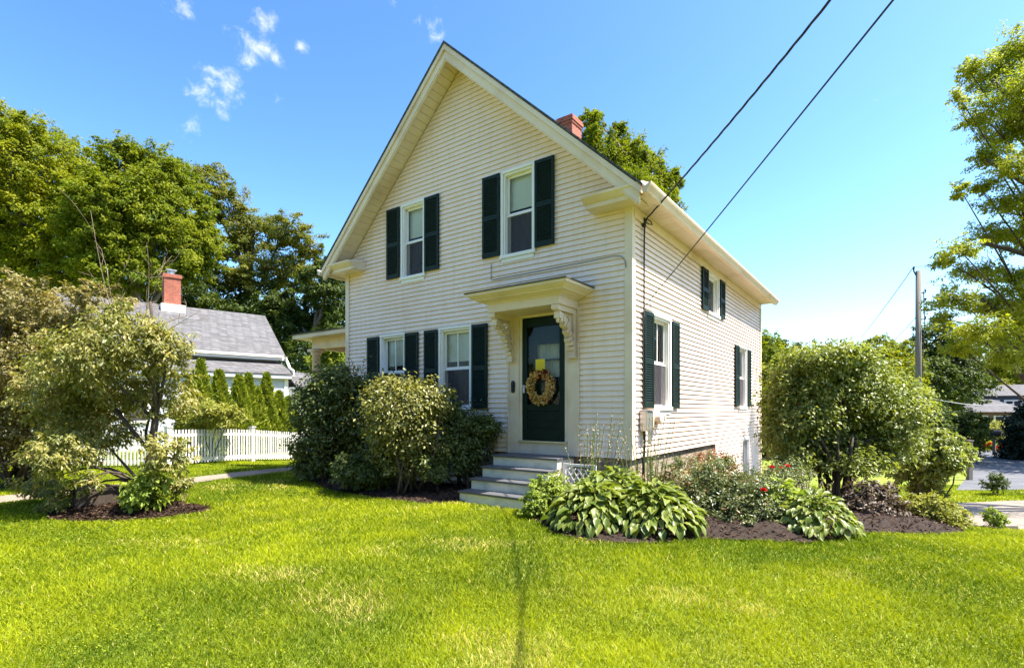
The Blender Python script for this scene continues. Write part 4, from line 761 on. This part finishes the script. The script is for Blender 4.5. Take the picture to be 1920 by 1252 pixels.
# arborvitae row and shrub behind the fence
for i, (u, vt, Y, lab) in enumerate(((357,715,14.6,'short arborvitae at the left end of the row'),(377,678,15.0,'tallest pointed arborvitae near the left end of the row'),(411,698,15.6,'broad arborvitae third from the left end of the row'),(448,708,16.3,'arborvitae just left of the fence post'),(466,704,16.9,'narrow arborvitae directly above the fence post'),(481,730,17.2,'short narrow arborvitae right of the fence post'),(500,703,17.7,'pointed arborvitae below the neighbour\'s right window'),(523,738,18.2,'arborvitae second from the right end of the row'),(541,748,18.7,'rounded arborvitae at the right end of the row'))):
    X = (u-CX)/FPX*Y; b = gb(X, Y); top = CAMH+(HZ-vt)/FPX*Y; h = top-b[2]; root = empty('arborvitae', b, lab+' behind the picket fence', 'arborvitae', 'arborvitae hedge row behind the fence')
    MB().tube([(0, 0, -.1), (0, 0, h*.5), (0, 0, h*.9)], [.05, .035, .01], 6).build('trunk', M['darkbark'], root); n = 4200; zz = R.random(n)**1.15; wd = (.54 if i in (2, 3, 8) else .44)*(1-zz)**.8+.02; a = R.uniform(0, 2*math.pi, n)
    rr = wd*(.65+.4*R.random(n))*(1+.16*np.sin(a*5+zz*17)+.1*np.sin(zz*40)); P = np.stack([np.cos(a)*rr, np.sin(a)*rr, .08+zz*h*.97], 1); D = np.stack([np.cos(a)*.5, np.sin(a)*.5, np.full(n, .9)], 1)+R.normal(size=(n, 3))*.3
    leaves('foliage', P, D, unit(np.stack([np.cos(a), np.sin(a), np.full(n, .3)], 1)+R.normal(size=(n, 3))*.5), .13*(.7+.6*R.random(n)), .05, np.clip(.5+.3*np.sin(a*5+zz*17)+.25*R.normal(size=n), 0, 1), L['cedar'], root)
shrub('forsythia', gb(-8.05, 14.1), px_blobs([(395,775,36,22),(430,780,32,20),(365,790,30,22),(340,770,26,24)], 13.9, 1.0, .3), 6000, .085, L['gold'], 'yellowish leafy bush behind the fence in front of the arborvitae row', rs=.012, clump=.3, cl=44)

# ------------------------------------------------------------------ neighbouring house at left
RD = np.array([.752, .660]); NR = np.array([.66, -.752]); RE = np.array([-11.26, 24.0]); NZ = math.atan2(RD[1], RD[0]); g0 = tz(*RE)
nh = empty('neighbour_house', (RE[0], RE[1], g0), 'low pale house with grey shingle roof and brick chimney behind the picket fence', 'house', rz=NZ)
# local: x along the ridge (0 at right gable, negative to the left), y negative toward the viewer, z up
RG, EV = 5.70-g0, 3.66-g0; LN = 7.4; hq = 2.77
mb = MB(); mb.prism([(-hq, EV), (0, RG), (hq, EV), (hq, EV-.06), (0, RG-.07), (-hq, EV-.06)][::-1], -LN, .0, lambda p, q, h: (h, p, q)); nr_ = mb.build('roof', M['nroof'], nh)
mb = MB(); mb.prism([(-2.45, 0), (2.45, 0), (2.45, EV+.1), (0, RG-.12), (-2.45, EV+.1)], -LN+.15, -.18, lambda p, q, h: (h, p, q)); mb.build('wall', M['nwall'], nh)
mb = MB(); mb.box(-LN+.02, -.02, -hq-.01, -hq+.015, EV-.20, EV-.062); mb.box(-LN+.05, -.05, -hq+.02, -2.46, EV-.16, EV-.13); mb.box(-LN+.1, -.1, -hq-.09, -hq-.012, EV-.09, EV+.0)
mb.build('eave_board', M['white'], nh)
for s in (-1, 1):
    for xx in (-.03, -LN-.01): MB().prism([(0, RG-.072), (s*hq, EV-.062), (s*hq, EV-.22), (0, RG-.23)][::s], xx, xx+.04, lambda p, q, h: (h, p, q)).build('rake_board', M['white'], nh)
lz = 3.42-g0; le = 2.86-g0; q1 = -3.75
mb = MB(); mb.add([(-LN+.1, -2.455, lz), (-.14, -2.455, lz), (.0, q1, le), (-LN, q1, le), (-LN+.1, -2.455, lz-.1), (-.14, -2.455, lz-.1), (.0, q1, le-.06), (-LN, q1, le-.06)], [(0, 1, 2, 3)[::-1], (4, 5, 6, 7), (3, 2, 6, 7), (2, 1, 5, 6), (0, 3, 7, 4)]); mb.build('lean_to_roof', M['nroof'], nh)
mb = MB(); mb.box(-LN+.1, -.18, q1+.2, -2.46, 0, le-.01); mb.box(-LN+.05, -.06, q1+.02, q1+.199, le-.2, le-.07); lw = mb.build('lean_to_wall', M['nwall'], nh)
mb = MB(); mb.box(-.30, -.15, q1+.17, q1+.32, 0, le-.21); mb.build('corner_post', M['white'], nh)
mb = MB(); mb.tube([(.0, -hq-.05, EV-.05), (.05, -hq-.06, EV-.25), (.04, -3.2, EV-.55), (.0, q1+.02, le+.12), (-.0, q1-.03, le-.1)], .055, 8); mb.build('downspout', M['white'], nh)
for xx, w in ((-.95, .5), (-2.55, .5), (-5.2, .62), (-6.2, .5)):
    mb = MB()
    for a, b, c, d in ((xx-w/2-.07, xx-w/2, .95, 2.15), (xx+w/2, xx+w/2+.07, .95, 2.15), (xx-w/2+.001, xx+w/2-.001, 2.08, 2.15), (xx-w/2+.001, xx+w/2-.001, .95, 1.02), (xx-w/2+.001, xx+w/2-.001, 1.52, 1.56)): mb.box(a, b, q1+.15, q1+.198, c, d)
    wn = mb.build('window', M['white'], nh); mb = MB(); mb.box(xx-w/2+.01, xx+w/2-.01, q1+.185, q1+.1985, 1.03, 2.07); mb.build('pane', M['curtain_or_dark'], wn)
mb = MB(); cxx = -3.62; mb.box(cxx-.29, cxx+.29, -.26, .26, RG-.5, 6.78-g0); mb.box(cxx-.33, cxx+.33, -.30, .30, 6.781-g0, 6.93-g0); c_ = mb.build('chimney', M['brick'], nh); mb = MB(); mb.tube([(cxx-.02, 0, 6.93-g0), (cxx-.02, 0, 7.1-g0)], .13, 12); mb.box(cxx-.2, cxx+.16, -.17, .17, 7.101-g0, 7.14-g0); mb.build('flue_pipe', M['metal'], c_)
mb = MB(); mb.box(cxx-.42, cxx+.42, -.46, .0, RG-.38, RG-.02); mb.build('flashing', M['white'], c_)
gs = (np.array([-9.4, 25.0])); sb = gb(*gs); sh = empty('garden_shed', sb, 'small white sided outbuilding with grey roof behind the right end of the fence', 'shed', rz=NZ)
zz = 2.72-sb[2]; mb = MB(); mb.box(-1.0, 2.6, -.9, 1.4, -.3, zz-.25); mb.build('wall', M['white'], sh); mb = MB(); mb.prism([(-1.1, zz-.25), (.25, zz+.45), (1.6, zz-.25), (1.6, zz-.31), (.25, zz+.38), (-1.1, zz-.31)][::-1], -1.2, 2.8, lambda p, q, h: (h, p, q)); mb.build('roof', M['nroof'], sh)
mb = MB(); mb.box(-.55, .35, -.93, -.901, .0, 1.75); d_ = mb.build('door', M['white'], sh); mb = MB(); mb.box(-.45, .25, -.945, -.931, 1.35, 1.6); mb.build('pane', M['curtain_or_dark'], d_)

# ------------------------------------------------------------------ trees
def bt(name, u, Y, blobs, n, ln, m, lab, group=None, r0=.3, jit=2.5, tw=4, bark='bark', cat='tree', **kw):
    X = (u-CX)/FPX*Y; return tree(name, gb(X, Y), px_blobs(blobs, Y, 1.0, jit), n, ln, m, lab, cat, group, r0, bark, tw, **kw)
LG = 'trees behind the neighbouring house'
bt('maple_tree', 60, 30, [(20,300,90,80),(100,330,85,75),(-50,360,80,110),(60,420,110,80),(140,400,70,70),(-20,480,100,80),(110,500,90,60),(10,250,60,45)], 105000, .20, L['maple'], 'tall dense green maple at the far left edge of the picture', LG, .4, clump=.26, cl=110, flat=.55, inner=.62)
bt('maple_tree', 270, 28, [(225,320,50,55),(290,340,65,55),(250,400,90,70),(340,400,55,60),(200,440,70,70),(310,470,85,55),(230,510,80,50),(360,460,38,50),(190,380,50,50)], 105000, .19, L['maple2'], 'rounded deep green maple above the neighbour\'s brick chimney', LG, .4, clump=.26, cl=110, flat=.55, inner=.62)
bt('locust_tree', 460, 36, [(400,340,42,28),(430,390,45,35),(480,440,50,35),(540,430,45,35),(580,460,30,30),(430,460,50,30),(520,500,60,32),(470,530,50,28),(380,370,22,30),(560,520,40,26),(590,495,22,22),(420,520,40,28)], 36000, .20, L['loose'], 'open airy tree with visible branches left of the white house', LG, .34, tw=10, bark='darkbark', clump=.34, cl=28, flat=.4, inner=.3)
bt('oak_tree', 600, 33, [(600,530,45,40),(640,560,38,50),(570,590,45,45),(620,620,50,50),(540,610,40,45),(650,640,40,50),(590,670,50,40),(520,650,40,35)], 36000, .22, L['dark'], 'dark shaded tree behind the side porch of the white house', LG, .35, clump=.28, cl=46, inner=.5)
bt('oak_tree', 420, 34, [(400,560,60,40),(470,590,55,40),(340,560,60,50),(520,580,40,40),(440,630,70,40),(300,590,60,40)], 30000, .24, L['dark'], 'dark tree filling the gap above the neighbour\'s roof ridge', LG, .35, clump=.28, cl=46, inner=.5)
bt('oak_tree', 80, 36, [(0,560,90,60),(100,580,80,50),(200,570,70,50),(-80,600,80,70),(60,650,100,50)], 20000, .3, L['dark'], 'dark low crowned tree under the far left maple', LG, .35, clump=.28, cl=46, inner=.5)
bt('hemlock_tree', 612, 22, [(610,690,26,40),(640,700,22,36),(625,650,16,30)], 7000, .16, L['cedar'], 'light green conifer seen through the side porch beside the column', LG, .16, .3, clump=.35, cl=40)
bt('maple_tree', 1180, 24, [(1108,250,20,40),(1120,230,12,22),(1130,295,40,45),(1175,310,42,45),(1215,330,40,38),(1250,350,28,24),(1160,260,18,26),(1170,370,60,50),(1230,390,40,35),(1195,285,16,22),(1262,335,14,16)], 42000, .15, L['maple2'], 'green tree rising behind the roof beside the house chimney', None, .3, 1.0, clump=.28, cl=60, flat=.9, inner=.55, droop=-.2)
RG_ = 'trees across the road at right'
bt('oak_tree', 1450, 42, [(1440,670,35,40),(1480,690,40,38),(1430,720,40,50),(1500,730,45,40),(1460,740,50,40)], 17000, .28, L['maple2'], 'rounded green tree just right of the far house corner', RG_, .35, clump=.28, cl=50)
bt('pine_tree', 1480, 52, [(1440,648,14,18),(1465,652,12,16),(1490,660,16,16),(1450,680,30,20),(1520,690,40,30)], 9000, .3, L['dark'], 'darker distant pine topping the trees right of the house', RG_, .35, 1, clump=.4, cl=40, cat='tree')
bt('oak_tree', 1655, 38, [(1640,665,40,32),(1680,670,38,35),(1600,690,35,30),(1660,710,60,40),(1590,720,40,40),(1700,710,30,40)], 19000, .25, L['maple'], 'bright green tree left of the utility pole', RG_, .35, clump=.27, cl=54)
bt('oak_tree', 1550, 46, [(1550,680,50,35),(1530,730,60,45),(1600,740,60,40)], 12000, .3, L['maple2'], 'mid green tree half hidden behind the large round shrub', RG_, .35, clump=.28, cl=46)
bt('spruce_tree', 1760, 44, [(1755,650,35,45),(1790,660,40,40),(1740,710,45,40),(1800,710,50,40),(1770,745,60,25)], 18000, .3, L['dark'], 'dark tall tree right behind the utility pole', RG_, .4, clump=.28, cl=50)
bt('oak_tree', 1870, 62, [(1850,660,60,45),(1910,680,60,50),(1820,700,50,40),(1880,720,70,30),(1960,640,60,60)], 18000, .36, L['maple'], 'light green tree behind the two distant houses', RG_, .4, clump=.28, cl=50)
for i, (u, Y, bl, m, lab) in enumerate(((1180, 70, [(1250,740,120,50),(1100,745,120,40)], 'dark', 'far dark tree low behind the white house'), (1400, 75, [(1400,730,110,45),(1550,735,110,40)], 'dark', 'far dark tree low at the end of the lawn'), (700, 60, [(640,720,110,45),(760,720,100,50)], 'dark', 'far dark tree low behind the side porch'), (1700, 78, [(1700,725,110,50),(1820,730,100,45)], 'dark', 'far dark tree low behind the utility pole'), (2000, 74, [(1990,700,110,70),(2100,690,110,80)], 'dark', 'far dark tree beyond the right edge houses'), (260, 62, [(260,690,130,70),(100,690,120,70)], 'dark', 'far dark tree low behind the neighbouring house'), (-150, 55, [(-120,620,130,110),(-260,640,120,110)], 'dark', 'far dark tree beyond the left edge'), (480, 64, [(420,700,110,50),(530,700,100,50)], 'dark', 'far dark tree low behind the garden shed'))):
    bt('oak_tree', u, Y, bl, 9000, .5, L[m], lab, 'far trees closing the view', .4, 3, 2, clump=.3, cl=50)
for u, Y, bl, m, lab in ((1440, 27, [(1435,790,26,45),(1460,770,30,50),(1490,800,32,35)], 'maple2', 'leafy bush against the lawn edge just right of the house corner'), (1560, 30, [(1530,790,50,45),(1580,780,50,50),(1610,805,40,30)], 'dark', 'dark bush on the far lawn behind the round shrub'), (1680, 29, [(1650,790,45,45),(1700,790,40,45),(1735,815,30,28)], 'maple2', 'broad green bush on the far lawn below the utility pole')):
    b = gb((u-CX)/FPX*Y, Y); shrub('lawn_shrub', b, px_blobs(bl, Y, 1.0, .8), 11000, .2, L[m], lab, 'bushes along the far lawn', rs=.05, clump=.34, cl=60)
# the maple at the right edge, its trunk just outside the picture
tr = bt('silver_maple', 2080, 12.5, [(1905,90,40,35),(1860,140,45,35),(1910,170,40,40),(1830,215,35,26),(1890,235,45,35),(1815,130,24,20),(1800,185,18,16),(1850,290,38,20),(1905,310,40,28),(1835,350,34,16),(1890,380,45,22),(1800,355,22,10),(1860,440,45,20),(1800,470,40,18),(1910,450,30,26),(1830,510,50,20),(1890,520,40,24),(1770,490,26,12),(1790,560,50,22),(1860,570,50,26),(1760,600,26,18),(1830,620,55,24),(1900,610,35,30),(1890,670,35,22),(1800,650,40,18),(1960,200,60,60),(1970,400,60,60),(1960,560,60,50),(2060,120,90,90),(2080,330,100,100),(2060,520,90,70)], 95000, .075, L['sky'], 'tall loose maple with backlit yellow green leaves at the right edge', None, .10, 1.2, 3, top=(13.9, 12.5, 9.5), bark='darkbark', clump=.50, cl=52, flat=.5, inner=.1)
mb = MB(); b = gb((2080-CX)/FPX*12.5, 12.5)
for pts in ([(2085,760),(1985,735),(1930,722),(1900,690),(1868,640),(1830,610),(1780,600)], [(1930,722),(1990,690),(2050,640)], [(1868,640),(1880,590),(1840,560)], [(2080,560),(1990,500),(1900,470),(1840,455)], [(2080,470),(1980,380),(1900,330),(1850,300)], [(2080,330),(1990,250),(1910,200),(1860,150)]):
    p = [at(u, v, 12.2)-b for u, v in pts]; mb.tube(p, [max(.07-.010*i, .012) for i in range(len(p))], 7)
mb.build('limb', M['darkbark'], tr, True)
tree('oak_tree', gb(27.5, 22), [sph(27.5,22,7,4.2,4.2,3.2), sph(25.5,20,5.5,2.8,2.8,2.0), sph(28,25,6,3.6,3.6,2.6), sph(30,20,8,3.6,3.6,3)], 16000, .3, L['maple2'], 'broad tree shading the road from just beyond the right edge', 'tree', None, .3)
bt('spruce_tree', 1918, 26, [(1922,805,26,40),(1920,845,38,30),(1905,862,30,20),(1940,780,22,40)], 9000, .2, L['pine'], 'dark spruce at the right edge beside the road', None, .2, .6, clump=.35, cl=46)
shrub('laurel_shrub', gb(20.6, 24.5), px_blobs([(1770,800,40,35),(1800,830,35,35),(1745,800,30,40),(1820,810,26,28),(1770,850,35,25),(1815,790,30,20)], 24.3, 1.0, 1.0), 12000, .17, L['dark'], 'large dark bush at the left side of the road', rs=.05, clump=.3, cl=50)
shrub('hydrangea', gb(29.0, 33.0), px_blobs([(1850,805,30,16),(1875,812,24,16),(1835,800,20,14),(1890,820,16,12)], 33, 1.0, 1.0), 5200, .18, L['gold'], 'yellow green bush in front of the two distant houses', rs=.04, clump=.3, cl=40)
fb = shrub('flower_bush', gb(28.0, 31.5), px_blobs([(1845,836,18,9),(1880,840,16,9),(1830,838,12,10),(1900,846,14,9)], 31.5, 1.0, .5), 2600, .15, L['maple'], 'low bush dotted with red flowers beyond the road end', rs=.03, clump=.35, cl=26)
blooms(fb, gb(28.0, 31.5), [at(u, v, 31.0) for u, v in ((1838,833),(1848,836),(1856,832),(1880,838),(1888,842),(1868,840))], .10)

# unseen wood added behind the viewer to block skylight from the house front
wb = []
for x in np.arange(-44, 45, 7.5):
    yy = -15-3*R.random()-.004*x*x; h = 11+3.5*R.random()
    wb += [(x, yy, h*.64, 4.6, 3.5, h*.34), (x+2, yy+1, h*.27, 4.2, 3, h*.27)]
o = foliage('sky_blocker_woods', wb, 60000, .7, L['maple2'], None, (0, 0, 0), cl=60, clump=.3, inner=.55); tag(o, 'leafy wood added out of view to block skylight from the house front', 'wood', kind='stuff')
# ------------------------------------------------------------------ far houses, pole, mailboxes
b = gb(44.5, 52); h1 = empty('brown_house', b, 'distant brown single storey house with pale roof and brick chimney', 'house', rz=rad(-30)); g = b[2]
mb = MB(); mb.box(-4.5, 4, -3, 3, -1, 1.2-g); mb.build('wall', M['brownwall'], h1); mb = MB(); zr = 2.42-g; ze = 1.22-g
mb.add([(-5, -3.6, ze), (4.5, -3.6, ze), (4.5, 3.6, ze), (-5, 3.6, ze), (-2.6, 0, zr), (2.2, 0, zr)], [(3, 2, 1, 0), (0, 1, 5, 4), (1, 2, 5), (2, 3, 4, 5), (3, 0, 4)]); mb.build('roof', M['nroof'], h1)
mb = MB(); mb.box(-1.4, .2, -.9, -.2, zr-.6, zr+.42); mb.build('chimney', M['brick'], h1)
for x in (-1.6, .6, 2.4):
    mb = MB(); mb.box(x-.75, x+.75, -3.06, -3.001, .9-g-1.05, .9-g); w_ = mb.build('window', M['white'], h1); mb = MB(); mb.box(x-.6, x-.06, -3.08, -3.061, .9-g-.95, .8-g); mb.box(x+.06, x+.6, -3.08, -3.061, .9-g-.95, .8-g); mb.build('pane', M['curtain_or_dark'], w_)
b = gb(51.5, 54); h2 = empty('blue_house', b, 'distant dark blue two storey house with white windows', 'house', rz=rad(-30)); g = b[2]
mb = MB(); mb.box(-4.2, 6, -3.5, 3.5, -1, 2.79-g); mb.build('wall', M['bluewall'], h2); mb = MB(); zr = 4.0-g; ze = 2.80-g
mb.add([(-4.8, -4.1, ze), (6.6, -4.1, ze), (6.6, 4.1, ze), (-4.8, 4.1, ze), (-1.0, 0, zr), (3, 0, zr)], [(3, 2, 1, 0), (0, 1, 5, 4), (1, 2, 5), (2, 3, 4, 5), (3, 0, 4)]); mb.build('roof', M['nroof'], h2)
for x, z in ((-2.6, .95), (-.9, .95), (1.2, .95), (3.2, .95), (-2.4, -1.9), (1.0, -1.9)):
    mb = MB(); mb.box(x-.7, x+.7, -3.56, -3.501, z-g, z+1.45-g); w_ = mb.build('window', M['white'], h2); mb = MB(); mb.box(x-.52, x-.06, -3.58, -3.561, z+.15-g, z+1.3-g); mb.box(x+.06, x+.52, -3.58, -3.561, z+.15-g, z+1.3-g); mb.build('pane', M['curtain_or_dark'], w_)
pbx = gb(19.3, 25.0); up = empty('utility_pole', pbx, 'tall weathered wooden utility pole with insulators beside the road', 'utility pole'); ht = CAMH+(HZ-508)/FPX*25-pbx[2]
mb = MB(); mb.tube([(0, 0, -.3), (0, 0, ht*.5), (0, 0, ht)], [.145, .13, .11], 14); mb.build('post', M['pole'], up, True)
mb = MB(); mb.tube([(-.12, 0, ht-.2), (-.22, 0, ht+.0), (-.22, 0, ht+.2)], [.03, .03, .05], 8); mb.build('top_insulator', M['black'], up)
for z in (1.05, 1.45, 1.85, 2.3): mb = MB(); mb.tube([(.12, -.05, ht-z), (.26, -.08, ht-z), (.26, -.08, ht-z+.14)], [.03, .03, .055], 7); mb.build('insulator', M['black'], up)
mb = MB(); mb.tube([(.15, -.12, ht-1.0), (.19, -.14, ht-2.4), (.10, -.17, ht-3.4), (.06, -.17, ht-5)], .02, 5); mb.build('ground_wire', M['black'], up)
def wire(a, b, sag, r, lab, grp='wires from the utility pole'):
    a = np.array(a, float); b = np.array(b, float); P = []
    for i in range(31): t = i/30; p = a+(b-a)*t; p[2] -= sag*4*t*(1-t); P.append(p)
    tag(MB().tube(P, r, 5).build('utility_wire', M['cablegrey'], None, True), lab, 'wire', grp)
top = pbx+[-.22, 0, ht+.2]
wire(top, at(1560, 690, 70), .5, .02, 'thin wire dropping left from the top of the utility pole to the far trees')
wire(pbx+[.26, -.08, ht-1.85+.14], at(1600, 700, 68), .5, .018, 'lower thin wire running left from the insulators on the utility pole')
wire(top, at(1990, 380, 14), .4, .012, 'thin wire from the top of the utility pole into the right maple')
wire(at(1722, 742, 24.9), at(1900, 757, 47), .3, .03, 'pale low wire from the utility pole toward the distant houses')
mbx = gb(15.9, 18.3); o_ = empty('sign_post', mbx, 'weathered grey wooden post standing between the driveway and the road', 'post'); MB().box(-.07, .07, -.07, .07, -.2, 1.35).build('post', M['pole'], o_, bevel=.01); MB().box(-.09, .09, -.09, .09, 1.351, 1.40).build('post_cap', M['pole'], o_)
for (x, y, col, lab) in ((26.0, 28.4, 'black', 'black curb mailbox on a post at the far side of the road'), (28.1, 29.6, 'black', 'dark mailbox by the spruce at the right side of the road end')):
    b = gb(x, y); r = empty('mailbox', b, lab, 'mailbox', 'mailboxes by the road', rz=rad(40)); MB().box(-.06, .06, -.06, .06, -.2, 1.0).build('post', M['pole'], r)
    pr = [(-.16, 1.0), (.16, 1.0), (.16, 1.2), (.11, 1.31), (0, 1.36), (-.11, 1.31), (-.16, 1.2)]; bx = MB().prism([(p, q+.002) for p, q in pr], -.3, .3, lambda p, q, h: (p, h, q)).build('box', M[col], r, bevel=.01); MB().box(.161, .18, -.2, -.16, 1.1, 1.42).build('flag', M['brick'], r)
ke = empty('stone_edging', gb(6.9, 7.72), 'low pale stone edging between the lawn and the driveway', 'edging')
for i in range(7):
    x0 = 6.2+i*1.15; z = tz(x0+.5, 7.7); MB().box(x0-6.9, x0-6.9+1.12, -.12, .12, z-.25-tz(6.9, 7.72), z+.045-tz(6.9, 7.72)+.012*(i % 2)).build('stone', M['concrete'], ke, bevel=.015)
